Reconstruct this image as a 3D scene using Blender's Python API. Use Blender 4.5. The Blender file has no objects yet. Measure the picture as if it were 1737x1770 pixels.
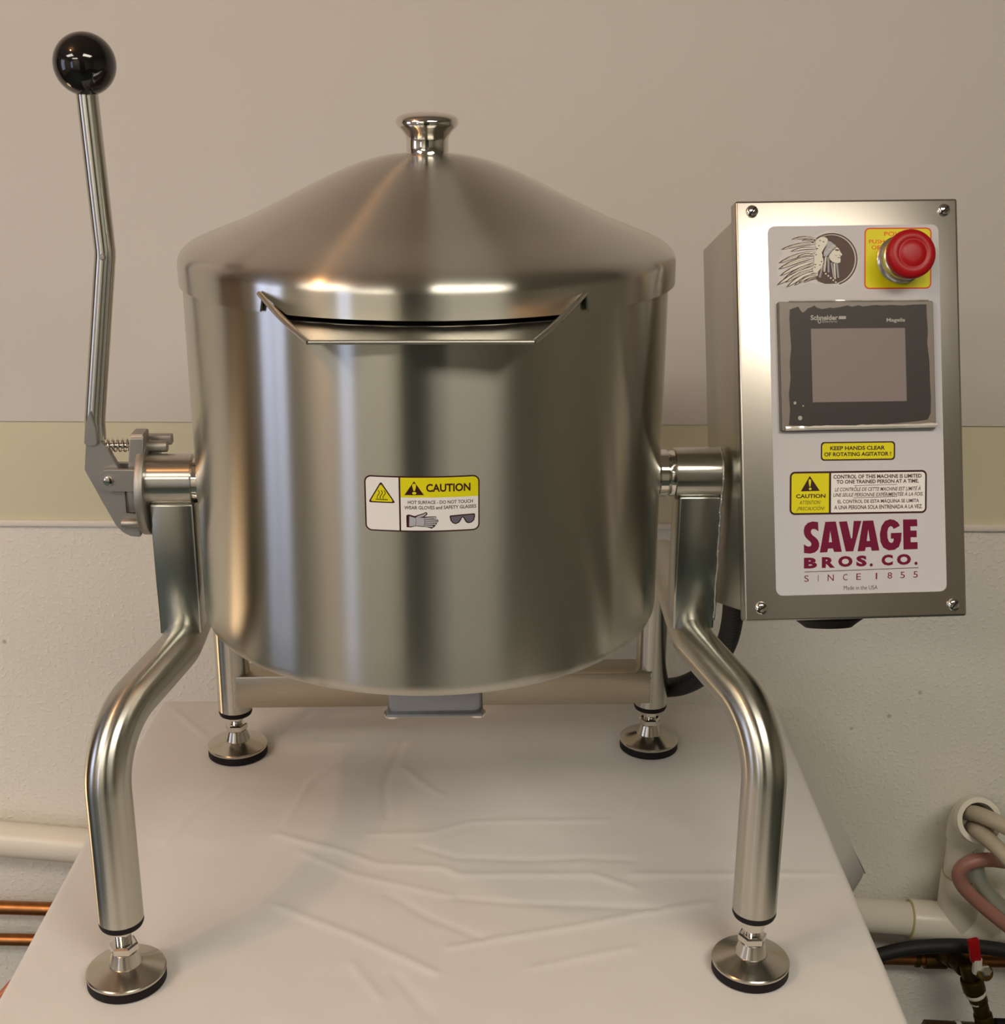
import bpy, bmesh, math, random
from mathutils import Vector, Matrix, noise
PI = math.pi
random.seed(4)
S = bpy.context.scene
COL = S.collection

# ------------------------------------------------------------------ camera
cam_d = bpy.data.cameras.new('camera')
cam = bpy.data.objects.new('camera', cam_d); COL.objects.link(cam)
cam.location = (0.065, -1.125, 0.75)
PITCH, ROLL = math.radians(18.5), math.radians(0.3)
cam.rotation_euler = (Matrix.Rotation(PI/2 - PITCH, 3, 'X') @ Matrix.Rotation(ROLL, 3, 'Z')).to_euler()
cam_d.sensor_fit = 'HORIZONTAL'; cam_d.sensor_width = 36.0
cam_d.lens = 36.0 * 2300 / 1737
cam_d.clip_start = 0.02
S.camera = cam
S.view_settings.view_transform = 'Standard'
S.view_settings.look = 'None'
S.view_settings.gamma = 1.0
S.view_settings.use_curve_mapping = False
S.view_settings.exposure = 0.1
# ------------------------------------------------------------------ world (sky seen through the windows only)
W = bpy.data.worlds.new('world'); S.world = W; W.use_nodes = True
W.node_tree.nodes['Background'].inputs[0].default_value = (0.62, 0.75, 1.0, 1)
W.node_tree.nodes['Background'].inputs[1].default_value = 1.0
# ------------------------------------------------------------------ lights: strengths of the room's lamps and an added fill panel
TROFFER_R, TROFFER_L, FILL_B, WINDOW_E, BULB_W, WALL_LAMP_W = 15.0, 12.0, 14.0, 3.0, 12.0, 3.5
WARM = (1.0, 0.92, 0.79)
S.cycles.max_bounces = 8
S.cycles.diffuse_bounces = 4
S.cycles.glossy_bounces = 5
S.cycles.sample_clamp_indirect = 4.0
S.cycles.use_denoising = True

# ================================================================== helpers
def tag(o, label=None, cat=None, group=None, kind=None):
    if label: o['label'] = label
    if cat: o['category'] = cat
    if group: o['group'] = group
    if kind: o['kind'] = kind
    return o

def empty(name, loc, label, cat, group=None):
    o = bpy.data.objects.new(name, None); COL.objects.link(o)
    o.empty_display_size = .05
    o.location = loc
    return tag(o, label, cat, group)

def obj(name, bm, mats, parent=None, label=None, smooth=True, angle=35, kind=None, world=True):
    """bmesh -> mesh object; geometry is given in world space (world=True) or in the parent's local space."""
    bmesh.ops.recalc_face_normals(bm, faces=bm.faces[:]) if smooth is not None else None
    me = bpy.data.meshes.new(name)
    bm.to_mesh(me); bm.free()
    for m in (mats if isinstance(mats, (list, tuple)) else [mats]): me.materials.append(m)
    if smooth:
        me.polygons.foreach_set('use_smooth', [True]*len(me.polygons))
        if angle: me.set_sharp_from_angle(angle=math.radians(angle))
    o = bpy.data.objects.new(name, me); COL.objects.link(o)
    if parent is not None:
        o.parent = parent
        if world:
            mw = Matrix.Identity(4); p = parent; chain = []
            while p is not None: chain.append(p); p = p.parent
            for q in reversed(chain):
                mw = mw @ q.matrix_parent_inverse @ q.matrix_basis
            me.transform(mw.inverted())
    if label: o['label'] = label
    if kind: o['kind'] = kind
    return o

def B(): return bmesh.new()

def add_box(bm, c, s, bevel=0.0, rot=None, seg=2):
    """box centre c, full size s"""
    r = bmesh.ops.create_cube(bm, size=1.0)
    vs = r['verts']
    bmesh.ops.scale(bm, vec=s, verts=vs)
    if bevel > 0:
        es = list({e for v in vs for e in v.link_edges})
        rb = bmesh.ops.bevel(bm, geom=es, offset=bevel, segments=seg, profile=.5, affect='EDGES')
        vs = list({v for f in rb['faces'] for v in f.verts} | {v for v in vs if v.is_valid})
        # collect the whole island
        seen = set(vs); st = list(vs)
        while st:
            v = st.pop()
            for e in v.link_edges:
                w = e.other_vert(v)
                if w not in seen: seen.add(w); st.append(w)
        vs = list(seen)
    m = Matrix.Translation(c)
    if rot is not None: m = m @ rot.to_4x4()
    bmesh.ops.transform(bm, matrix=m, verts=vs)
    return vs

def frame(axis):
    a = Vector(axis).normalized()
    t = Vector((0, 0, 1)) if abs(a.z) < .9 else Vector((0, 1, 0))
    u = a.cross(t).normalized(); v = a.cross(u).normalized()
    return a, u, v

def add_lathe(bm, prof, org=(0, 0, 0), axis=(0, 0, 1), n=48, start=None):
    """prof: list of (radius, height along axis)"""
    a, u, v = frame(axis); org = Vector(org); rings = []
    for r, h in prof:
        if r < 1e-7: rings.append([bm.verts.new(org + a*h)])
        else: rings.append([bm.verts.new(org + a*h + (u*math.cos(2*PI*k/n) + v*math.sin(2*PI*k/n))*r) for k in range(n)])
    for A, Bq in zip(rings, rings[1:]):
        for k in range(n):
            k2 = (k+1) % n
            if len(A) == 1 and len(Bq) == 1: continue
            if len(A) == 1: bm.faces.new((A[0], Bq[k], Bq[k2]))
            elif len(Bq) == 1: bm.faces.new((A[k], A[k2], Bq[0]))
            else: bm.faces.new((A[k], A[k2], Bq[k2], Bq[k]))
    return rings

def add_cyl(bm, p, q, r, n=32, bev=0.0, r2=None):
    p, q = Vector(p), Vector(q); L = (q-p).length
    r2 = r if r2 is None else r2
    if bev > 0: prof = [(0, 0), (r-bev, 0), (r-bev*.3, bev*.3), (r, bev), (r2, L-bev), (r2-bev*.3, L-bev*.3), (r2-bev, L), (0, L)]
    else: prof = [(0, 0), (r, 0), (r2, L), (0, L)]
    add_lathe(bm, prof, p, q-p, n)

def smooth_path(pts, rad, seg=10):
    """polyline with filleted corners; rad: number or list per inner corner"""
    pts = [Vector(p) for p in pts]; out = [pts[0]]
    for i in range(1, len(pts)-1):
        a, b, c = pts[i-1], pts[i], pts[i+1]
        r = rad[i-1] if isinstance(rad, (list, tuple)) else rad
        d1, d2 = (a-b).normalized(), (c-b).normalized()
        ang = d1.angle(d2); t = r/math.tan(ang/2)
        t = min(t, (a-b).length*.499, (c-b).length*.499); r = t*math.tan(ang/2)
        p1, p2 = b+d1*t, b+d2*t
        ctr = b + (d1+d2).normalized()*(r/math.sin(ang/2))
        v1, v2 = p1-ctr, p2-ctr; w = v1.angle(v2)
        for k in range(seg+1):
            f = k/seg
            out.append(ctr + (v1*math.sin((1-f)*w) + v2*math.sin(f*w))/math.sin(w))
    out.append(pts[-1]); return out

def spline(pts, n=12):
    pts = [Vector(p) for p in pts]
    P = [pts[0]*2-pts[1]] + pts + [pts[-1]*2-pts[-2]]
    out = []
    for i in range(1, len(P)-2):
        for k in range(n):
            t = k/n; a, b, c, d = P[i-1:i+3]
            out.append(.5*((2*b) + (c-a)*t + (2*a-5*b+4*c-d)*t*t + (-a+3*b-3*c+d)*t**3))
    out.append(pts[-1]); return out

def add_sweep(bm, path, r, n=24, caps=True, rfun=None, uv=False):
    uvl = bm.loops.layers.uv.new('UVMap') if uv else None
    path = [Vector(p) for p in path]
    t0 = (path[1]-path[0]).normalized()
    _, u, v = frame(t0); prev = t0; rings = []
    for i, p in enumerate(path):
        if i == 0: t = t0
        elif i == len(path)-1: t = (path[-1]-path[-2]).normalized()
        else: t = ((path[i]-path[i-1]).normalized() + (path[i+1]-path[i]).normalized()).normalized()
        ax = prev.cross(t)
        if ax.length > 1e-7:
            R = Matrix.Rotation(prev.angle(t), 3, ax.normalized()); u = R @ u; v = R @ v
        prev = t
        rr = r if rfun is None else rfun(i, r)
        rings.append([bm.verts.new(p + (u*math.cos(2*PI*k/n)+v*math.sin(2*PI*k/n))*rr) for k in range(n)])
    for j, (A, Bq) in enumerate(zip(rings, rings[1:])):
        for k in range(n):
            k2 = (k+1) % n; f = bm.faces.new((A[k], A[k2], Bq[k2], Bq[k]))
            if uv:
                for lp, (uu, vv) in zip(f.loops, ((k, j), (k+1, j), (k+1, j+1), (k, j+1))): lp[uvl].uv = (uu/n, vv*.1)
    if caps:
        bm.faces.new(rings[0][::-1]); bm.faces.new(rings[-1])
    return rings

def add_prism(bm, poly, thick, mapf):
    """poly 2D outline extruded by thick; mapf(a, b, h)->Vector"""
    lo = [bm.verts.new(mapf(a, b, 0)) for a, b in poly]
    hi = [bm.verts.new(mapf(a, b, thick)) for a, b in poly]
    n = len(poly)
    bm.faces.new(lo); bm.faces.new(hi[::-1])
    for i in range(n): bm.faces.new((lo[i], hi[i], hi[(i+1) % n], lo[(i+1) % n]))

# ================================================================== materials
def new_mat(name):
    m = bpy.data.materials.new(name); m.use_nodes = True
    nt = m.node_tree; b = nt.nodes['Principled BSDF']
    return m, nt, b

def N(nt, t, **kw):
    n = nt.nodes.new(t)
    for k, v in kw.items(): setattr(n, k, v)
    return n

def simple(name, col, rough=.5, metal=0.0, bump=0.0, bscale=200, var=0.0, vscale=20, spec=.5, coat=0.0, emis=None, estr=0, trans=0, alpha=1, sss=0):
    m, nt, b = new_mat(name)
    b.inputs['Base Color'].default_value = (*col, 1); b.inputs['Roughness'].default_value = rough
    b.inputs['Metallic'].default_value = metal; b.inputs['Specular IOR Level'].default_value = spec
    b.inputs['Coat Weight'].default_value = coat
    b.inputs['Transmission Weight'].default_value = trans; b.inputs['Alpha'].default_value = alpha
    tc = N(nt, 'ShaderNodeTexCoord')
    if emis: b.inputs['Emission Color'].default_value = (*emis, 1); b.inputs['Emission Strength'].default_value = estr
    if var > 0:
        nz = N(nt, 'ShaderNodeTexNoise'); nz.inputs['Scale'].default_value = vscale; nz.inputs['Detail'].default_value = 4
        nt.links.new(tc.outputs['Object'], nz.inputs['Vector'])
        mx = N(nt, 'ShaderNodeMix', data_type='RGBA')
        mx.inputs[6].default_value = (*[c*(1-var) for c in col], 1); mx.inputs[7].default_value = (*[min(1, c*(1+var)) for c in col], 1)
        nt.links.new(nz.outputs['Fac'], mx.inputs[0]); nt.links.new(mx.outputs[2], b.inputs['Base Color'])
    if bump > 0:
        nz = N(nt, 'ShaderNodeTexNoise'); nz.inputs['Scale'].default_value = bscale; nz.inputs['Detail'].default_value = 3
        nt.links.new(tc.outputs['Object'], nz.inputs['Vector'])
        bp = N(nt, 'ShaderNodeBump'); bp.inputs['Strength'].default_value = bump; bp.inputs['Distance'].default_value = .001
        nt.links.new(nz.outputs['Fac'], bp.inputs['Height']); nt.links.new(bp.outputs['Normal'], b.inputs['Normal'])
    return m

def steel(name, col=(.60, .565, .51), rough=.3, aniso=0.0, rot=0.0, tangent=None, grain=(3, 3, 700), gstr=.08, radial_grain=False, bump=0.0):
    m, nt, b = new_mat(name)
    b.inputs['Metallic'].default_value = 1.0
    b.inputs['Anisotropic'].default_value = aniso; b.inputs['Anisotropic Rotation'].default_value = rot
    tc = N(nt, 'ShaderNodeTexCoord')
    if radial_grain:   # concentric brushing around local Z
        sp = N(nt, 'ShaderNodeSeparateXYZ'); nt.links.new(tc.outputs['Object'], sp.inputs[0])
        cb = N(nt, 'ShaderNodeCombineXYZ'); nt.links.new(sp.outputs[0], cb.inputs[0]); nt.links.new(sp.outputs[1], cb.inputs[1])
        ln = N(nt, 'ShaderNodeVectorMath', operation='LENGTH'); nt.links.new(cb.outputs[0], ln.inputs[0])
        c2 = N(nt, 'ShaderNodeCombineXYZ'); nt.links.new(sp.outputs[0], c2.inputs[0]); nt.links.new(sp.outputs[1], c2.inputs[1]); nt.links.new(ln.outputs['Value'], c2.inputs[2])
        src = c2.outputs[0]
    else: src = tc.outputs['Object']
    mp = N(nt, 'ShaderNodeMapping'); mp.inputs['Scale'].default_value = grain
    nt.links.new(src, mp.inputs['Vector'])
    nz = N(nt, 'ShaderNodeTexNoise'); nz.inputs['Scale'].default_value = 1.0; nz.inputs['Detail'].default_value = 3; nz.inputs['Roughness'].default_value = .7
    nt.links.new(mp.outputs[0], nz.inputs['Vector'])
    mr = N(nt, 'ShaderNodeMapRange'); mr.inputs['From Min'].default_value = .3; mr.inputs['From Max'].default_value = .7
    mr.inputs['To Min'].default_value = rough*(1-gstr*1.5); mr.inputs['To Max'].default_value = rough*(1+gstr*1.5)
    nt.links.new(nz.outputs['Fac'], mr.inputs['Value']); nt.links.new(mr.outputs[0], b.inputs['Roughness'])
    mx = N(nt, 'ShaderNodeMix', data_type='RGBA')
    mx.inputs[6].default_value = (*[c*(1-gstr) for c in col], 1); mx.inputs[7].default_value = (*[c*(1+gstr*.6) for c in col], 1)
    nt.links.new(nz.outputs['Fac'], mx.inputs[0]); nt.links.new(mx.outputs[2], b.inputs['Base Color'])
    if bump > 0:
        bp = N(nt, 'ShaderNodeBump'); bp.inputs['Strength'].default_value = bump; bp.inputs['Distance'].default_value = .0002
        nt.links.new(nz.outputs['Fac'], bp.inputs['Height']); nt.links.new(bp.outputs['Normal'], b.inputs['Normal'])
    if tangent:
        tg = N(nt, 'ShaderNodeTangent', direction_type='UV_MAP', uv_map='UVMap') if tangent == 'UV' else N(nt, 'ShaderNodeTangent', direction_type='RADIAL', axis=tangent)
        nt.links.new(tg.outputs[0], b.inputs['Tangent'])
    return m

M = {}
ROT = 0.25
STC = (.56, .545, .485)
M['body'] = steel('brushed_steel_kettle', STC, .27, 1.0, ROT, 'Z', (.35, .35, 1500), .003)
M['lid'] = steel('brushed_steel_lid', STC, .25, 1.0, ROT, 'Z', (.35, .35, 1500), .004, radial_grain=True)
M['tube'] = steel('brushed_steel_tube', STC, .25, .95, ROT, 'UV', (60, 60, 900), .03)
M['hub'] = steel('brushed_steel_hub', STC, .27, .9, ROT, 'X', (900, 3, 3), .008)
M['plate'] = steel('brushed_steel_plate', STC, .33, 0, 0, None, (900, 60, 8), .06)
M['bar'] = steel('brushed_steel_bar', (.47, .42, .33), .30, 0, 0, None, (8, 60, 900), .08)
M['panel'] = steel('brushed_steel_panel', (.52, .485, .43), .30, 0.0, 0.0, 'Z', (500, 500, 4), .025)
M['matte_steel'] = simple('bead_blasted_steel', (.42, .40, .37), .5, 1.0, bump=.15, bscale=1500, var=.06, vscale=60)
M['post'] = steel('mill_steel_post', (.48, .49, .45), .24, 0, 0, None, (300, 300, 40), .05)
M['chrome'] = simple('polished_steel', (.72, .69, .64), .07, 1.0, var=.03)
M['weld'] = simple('weld_bead', (.62, .60, .56), .3, 1.0, bump=.8, bscale=500)
M['foot'] = steel('turned_steel_foot', (.60, .565, .49), .22, .6, .25, 'Z', (3, 3, 1500), .05, radial_grain=True)
M['black_rubber'] = simple('black_rubber', (.010, .008, .009), .6, spec=.2, bump=.1, bscale=600, var=.1)
M['black_gloss'] = simple('black_phenolic', (.006, .005, .005), .08, coat=.3, var=.05)
M['black_hose'] = simple('black_conduit', (.010, .010, .010), .6, var=.1)
M['red'] = simple('red_plastic', (.37, .004, .007), .36, spec=.3, var=.05)
M['zinc'] = simple('zinc_collar', (.78, .77, .70), .22, 1.0, bump=.1, bscale=300)
M['grey_box'] = simple('grey_painted_box', (.33, .35, .38), .38, .35, bump=.05, var=.05)
M['pvc'] = simple('white_pvc', (.80, .75, .64), .33, var=.05, vscale=12)
M['pvc_glue'] = simple('yellowed_joint_glue', (.55, .47, .20), .4, var=.2)
M['copper'] = simple('aged_copper', (.38, .16, .055), .38, 1.0, var=.35, vscale=60)
M['brass'] = simple('tarnished_brass', (.11, .07, .022), .5, 1.0, bump=.3, bscale=200, var=.5, vscale=70)
M['ptfe'] = simple('white_thread_tape', (.75, .72, .62), .6, var=.05)
M['hose_beige'] = simple('ribbed_vinyl_hose', (.50, .43, .32), .35, var=.15, vscale=40)
M['hose_pink'] = simple('braided_pink_hose', (.36, .17, .13), .3, var=.15, vscale=60, bump=.4, bscale=900)
M['hose_grey'] = simple('clear_grey_hose', (.34, .36, .30), .25, var=.12, vscale=50)
M['orange_hose'] = simple('copper_red_hose', (.45, .10, .05), .35, var=.2)
M['white_paint'] = simple('white_trim', (.82, .77, .70), .35, bump=.03, var=.02)
M['ceiling'] = simple('ceiling_tile', (.55, .51, .45), .9, bump=.5, bscale=250, var=.05)
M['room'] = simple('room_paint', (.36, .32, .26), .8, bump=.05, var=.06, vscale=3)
M['room_front_lit'] = simple('front_wall_lit_tone', (.55, .52, .45), .8, bump=.05, var=.05, vscale=3)  # room paint made lighter: the wall's brighter light is put into its colour
M['room_right_lit'] = simple('right_wall_lit_tone', (.50, .46, .38), .8, bump=.05, var=.06, vscale=3)  # lightened likewise, so the kettle reflects a brighter right side
M['brown_slab'] = simple('brown_reflection_tone', (.10, .055, .025), .45, bump=.1, var=.2)
M['floor'] = simple('dark_green_floor', (.035, .058, .052), .5, var=.15, vscale=5, bump=.03)
M['dark'] = simple('dark_green_stand_in', (.018, .025, .022), .6, var=.1)
M['table'] = simple('table_laminate', (.35, .28, .2), .5, var=.1)

def light_mat(name, col, e):
    m, nt, b = new_mat(name)
    b.inputs['Base Color'].default_value = (.8, .8, .8, 1)
    b.inputs['Emission Color'].default_value = (*col, 1); b.inputs['Emission Strength'].default_value = e
    tc = N(nt, 'ShaderNodeTexCoord'); wv = N(nt, 'ShaderNodeTexWave'); wv.inputs['Scale'].default_value = 40
    nt.links.new(tc.outputs['Object'], wv.inputs['Vector'])
    mr = N(nt, 'ShaderNodeMapRange'); mr.inputs['To Min'].default_value = e*.85; mr.inputs['To Max'].default_value = e*1.1
    nt.links.new(wv.outputs['Fac'], mr.inputs['Value']); nt.links.new(mr.outputs[0], b.inputs['Emission Strength'])
    return m

# walls -------------------------------------------------------------
def wall_mat(name, col, bump, bscale, specks=False, rough=.6, smooth_bumps=False):
    m, nt, b = new_mat(name)
    b.inputs['Roughness'].default_value = rough
    tc = N(nt, 'ShaderNodeTexCoord')
    nz = N(nt, 'ShaderNodeTexNoise'); nz.inputs['Scale'].default_value = 2.2; nz.inputs['Detail'].default_value = 3
    nt.links.new(tc.outputs['Object'], nz.inputs['Vector'])
    mx = N(nt, 'ShaderNodeMix', data_type='RGBA')
    mx.inputs[6].default_value = (*[c*.96 for c in col], 1); mx.inputs[7].default_value = (*[min(1, c*1.03) for c in col], 1)
    nt.links.new(nz.outputs['Fac'], mx.inputs[0])
    out = mx.outputs[2]
    if specks:
        vo = N(nt, 'ShaderNodeTexVoronoi'); vo.inputs['Scale'].default_value = 22
        nt.links.new(tc.outputs['Object'], vo.inputs['Vector'])
        sx = N(nt, 'ShaderNodeSeparateColor'); nt.links.new(vo.outputs['Color'], sx.inputs[0])
        gt = N(nt, 'ShaderNodeMath', operation='GREATER_THAN'); gt.inputs[1].default_value = .72
        nt.links.new(sx.outputs[0], gt.inputs[0])
        lt = N(nt, 'ShaderNodeMapRange'); lt.inputs['From Min'].default_value = .035; lt.inputs['From Max'].default_value = .09
        lt.inputs['To Min'].default_value = .5; lt.inputs['To Max'].default_value = 0
        nt.links.new(vo.outputs['Distance'], lt.inputs['Value'])
        mu = N(nt, 'ShaderNodeMath', operation='MULTIPLY'); nt.links.new(gt.outputs[0], mu.inputs[0]); nt.links.new(lt.outputs[0], mu.inputs[1])
        m2 = N(nt, 'ShaderNodeMix', data_type='RGBA'); m2.inputs[7].default_value = (.25, .15, .07, 1)
        nt.links.new(mu.outputs[0], m2.inputs[0]); nt.links.new(out, m2.inputs[6]); out = m2.outputs[2]
    nt.links.new(out, b.inputs['Base Color'])
    bz = N(nt, 'ShaderNodeTexNoise'); bz.inputs['Scale'].default_value = bscale; bz.inputs['Detail'].default_value = 2
    nt.links.new(tc.outputs['Object'], bz.inputs['Vector'])
    h = bz.outputs['Fac']
    if smooth_bumps:
        rp = N(nt, 'ShaderNodeMapRange', interpolation_type='SMOOTHSTEP'); rp.inputs['From Min'].default_value = .48; rp.inputs['From Max'].default_value = .72
        nt.links.new(h, rp.inputs['Value']); h = rp.outputs[0]
    bp = N(nt, 'ShaderNodeBump'); bp.inputs['Strength'].default_value = bump; bp.inputs['Distance'].default_value = .001
    nt.links.new(h, bp.inputs['Height']); nt.links.new(bp.outputs['Normal'], b.inputs['Normal'])
    return m
M['wall_upper'] = wall_mat('smooth_white_panel', (.745, .71, .655), .06, 300)
M['wall_band'] = wall_mat('yellowed_wall_band', (.70, .665, .48), .06, 260)
M['wall_lower'] = wall_mat('pebbled_wall_panel', (.86, .83, .75), .55, 180, specks=True, rough=.45, smooth_bumps=True)

# cloth
m, nt, b = new_mat('white_table_linen'); M['cloth'] = m
b.inputs['Roughness'].default_value = .8; b.inputs['Base Color'].default_value = (.71, .685, .655, 1)
b.inputs['Sheen Weight'].default_value = .1
tc = N(nt, 'ShaderNodeTexCoord')
bz = N(nt, 'ShaderNodeTexNoise'); bz.inputs['Scale'].default_value = 14; bz.inputs['Detail'].default_value = 4
wz = N(nt, 'ShaderNodeTexNoise'); wz.inputs['Scale'].default_value = 900
nt.links.new(tc.outputs['Object'], bz.inputs['Vector']); nt.links.new(tc.outputs['Object'], wz.inputs['Vector'])
b1 = N(nt, 'ShaderNodeBump'); b1.inputs['Strength'].default_value = .25; b1.inputs['Distance'].default_value = .004
b2 = N(nt, 'ShaderNodeBump'); b2.inputs['Strength'].default_value = .12; b2.inputs['Distance'].default_value = .0005
nt.links.new(bz.outputs['Fac'], b1.inputs['Height']); nt.links.new(wz.outputs['Fac'], b2.inputs['Height'])
nt.links.new(b1.outputs['Normal'], b2.inputs['Normal']); nt.links.new(b2.outputs['Normal'], b.inputs['Normal'])

# label inks
M['lab_grey'] = simple('label_grey_film', (.58, .56, .58), .42, bump=.02, var=.02, spec=.18)
M['lab_white'] = simple('label_white', (.80, .78, .76), .4, var=.01, spec=.18)
M['lab_yellow'] = simple('label_yellow', (.72, .66, .012), .4, var=.01, spec=.18)
M['lab_brown'] = simple('label_dark_brown', (.045, .012, .014), .4, var=.02, spec=.18)
M['lab_ink'] = simple('label_thin_ink', (.085, .03, .03), .4, var=.02, spec=.18)
M['lab_maroon'] = simple('label_maroon', (.16, .006, .036), .4, var=.02, spec=.18)
M['lab_red'] = simple('label_red', (.72, .07, .02), .4, var=.02, spec=.18)
M['lab_cream'] = simple('label_cream', (.74, .72, .62), .4, var=.02, spec=.18)
M['lab_halo'] = simple('label_halo', (.64, .62, .60), .4, var=.02, spec=.18)
M['lab_sepia'] = simple('label_sepia', (.10, .06, .05), .4, var=.03, spec=.18)
M['lab_gloves'] = simple('label_glove_grey', (.42, .42, .45), .4, var=.02, spec=.18)
M['lab_lens'] = simple('label_lens_grey', (.14, .13, .17), .4, var=.3, vscale=60, spec=.18)
M['scr_bezel'] = simple('dark_bezel', (.030, .024, .021), .42, spec=.35, var=.05)
M['scr_frame'] = simple('bezel_edge', (.10, .095, .085), .35, var=.1)
M['scr_film'] = simple('protective_film', (.20, .17, .14), .35, coat=.1, bump=.3, bscale=60, var=.1)
M['scr_glass'] = simple('screen_glass', (.22, .175, .165), .42, spec=.4, var=.05, vscale=8)
M['scr_print'] = simple('bezel_print', (.40, .38, .33), .5, var=.02)

# ================================================================== the room
XL, XR, YF, YB, ZF, ZC = -3.0, 3.4, -4.0, 0.50, -0.80, 1.85
def slab(name, lo, hi, mat, parent=None, bevel=0):
    bm = B(); c = [(a+b_)/2 for a, b_ in zip(lo, hi)]; s = [b_-a for a, b_ in zip(lo, hi)]
    add_box(bm, c, s, bevel)
    o = obj(name, bm, mat, parent)
    if parent is None: o['kind'] = 'structure'
    return o
wall_back = slab('wall_back', (XL, YB, ZF), (XR, YB+.1, ZC), M['wall_lower'])
slab('upper_panel', (XL, YB-.004, .3245), (XR, YB+.001, ZC), M['wall_upper'], wall_back, .0006)
slab('painted_band', (XL, YB-.001, .190), (XR, YB+.001, .3245), M['wall_band'], wall_back)
tr = B()
add_box(tr, ((XL+XR)/2, YB-.0035, .1893), (XR-XL, .007, .0082), .002)
o = obj('trim_1', tr, M['white_paint']); o['kind'] = 'structure'
slab('floor', (XL, YF, ZF-.05), (XR, YB, ZF), M['floor'])
slab('ceiling', (XL, YF, ZC), (XR, YB, ZC+.05), M['ceiling'])
slab('wall_right', (XR, YF, ZF), (XR+.1, YB, ZC), M['room_right_lit'])
# left wall with a window opening, and front wall with a window opening
def wall_with_hole(name, axis, at, thick, a0, a1, holes, mat):
    """holes: (a_lo, a_hi, z_lo, z_hi)"""
    bm = B()
    def put(alo, ahi, zlo, zhi):
        if ahi-alo < 1e-4 or zhi-zlo < 1e-4: return
        if axis == 'x': c = (at+thick/2, (alo+ahi)/2, (zlo+zhi)/2); s = (abs(thick), ahi-alo, zhi-zlo)
        else: c = ((alo+ahi)/2, at+thick/2, (zlo+zhi)/2); s = (ahi-alo, abs(thick), zhi-zlo)
        add_box(bm, c, s)
    cur = a0
    for (h0, h1, z0, z1) in sorted(holes):
        put(cur, h0, ZF, ZC); put(h0, h1, ZF, z0); put(h0, h1, z1, ZC); cur = h1
    put(cur, a1, ZF, ZC)
    o = obj(name, bm, mat, smooth=False); o['kind'] = 'structure'; return o
WINL = (-1.65, -.75, -.1, 1.35)
WINF = (-2.95, -2.30, -.35, 1.35)
wall_with_hole('wall_left', 'x', XL, -.1, YF, YB, [WINL], M['room'])
wall_with_hole('wall_front', 'y', YF, -.1, XL, XR, [WINF], M['room_front_lit'])
sky_l = light_mat('window_daylight', (.52, .63, 1.0), WINDOW_E)
def window(name, axis, at, w, mat):
    bm = B(); t = .05; (a0, a1, z0, z1) = w
    def put(alo, ahi, zlo, zhi, d=.07):
        if axis == 'x': add_box(bm, (at-.03, (alo+ahi)/2, (zlo+zhi)/2), (d, ahi-alo, zhi-zlo), .004)
        else: add_box(bm, ((alo+ahi)/2, at-.03, (zlo+zhi)/2), (ahi-alo, d, zhi-zlo), .004)
    put(a0, a0+t, z0, z1); put(a1-t, a1, z0, z1); put(a0+t, a1-t, z0, z0+t); put(a0+t, a1-t, z1-t, z1); 
    put((a0+a1)/2-.02, (a0+a1)/2+.02, z0+t, z1-t)
    fr = obj(name, bm, M['white_paint']); fr['kind'] = 'structure'
    bm = B()
    if axis == 'x': add_box(bm, (at-.05, (a0+a1)/2, (z0+z1)/2), (.006, a1-a0-.02, z1-z0-.02))
    else: add_box(bm, ((a0+a1)/2, at-.05, (z0+z1)/2), (a1-a0-.02, .006, z1-z0-.02))
    obj('pane', bm, mat, fr)
window('window_1', 'x', XL, WINL, sky_l)
window('window_2', 'y', YF, WINF, sky_l)
slab('reflection_stand_in', (-.33, -2.35, ZF), (.42, -2.2, ZC-.5), M['dark'], bevel=.01)  # unseen dark slab, added to give the kettle its dark reflected band
slab('brown_reflection_slab', (XL, -.30, ZF), (XL+.05, .45, 1.25), M['brown_slab'], bevel=.004)  # unseen brown slab, added as a dark brown reflection at the kettle's left
def troffer(name, cx, cy, sx, sy, e):
    fr = B()
    for (x0, x1, y0, y1) in ((-sx/2-.03, sx/2+.03, -sy/2-.03, -sy/2), (-sx/2-.03, sx/2+.03, sy/2, sy/2+.03), (-sx/2-.03, -sx/2, -sy/2, sy/2), (sx/2, sx/2+.03, -sy/2, sy/2)):
        add_box(fr, (cx+(x0+x1)/2, cy+(y0+y1)/2, ZC-.015), (x1-x0, y1-y0, .03), .003)
    f = obj(name, fr, M['white_paint']); f['kind'] = 'structure'
    d = B(); d.faces.new([d.verts.new((cx+p*sx/2, cy+q*sy/2, ZC-.018)) for p, q in ((-1, 1), (1, 1), (1, -1), (-1, -1))])
    obj('diffuser', d, light_mat('troffer_light', WARM, e), f)
troffer('ceiling_panel_light', .75, -1.75, 1.2, .6, TROFFER_R)
troffer('ceiling_panel_light', -1.75, -1.75, 1.2, .6, TROFFER_L)
troffer('ceiling_panel_light', -1.3, -3.2, 1.2, .6, FILL_B)  # unseen extra panel, added to brighten the reflection left of the dark band
# warm bare spot lamp in the ceiling, left
lampb = B(); add_lathe(lampb, [(0, 0), (.045, 0), (.05, .01), (.042, .05), (.03, .07), (0, .07)], (-1.02, -.78, ZC-.07), (0, 0, 1), 32)
lf = obj('ceiling_spot_lamp', lampb, M['white_paint']); lf['kind'] = 'structure'
def ball_lamp(name, loc, r, watts, col):
    l = bpy.data.lights.new(name, 'POINT'); l.energy = watts; l.color = col; l.shadow_soft_size = r
    o = bpy.data.objects.new(name, l); COL.objects.link(o); o.location = loc
ball_lamp('spot_bulb', (-1.02, -.78, ZC-.12), .03, BULB_W, (1, .46, .17))

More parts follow.
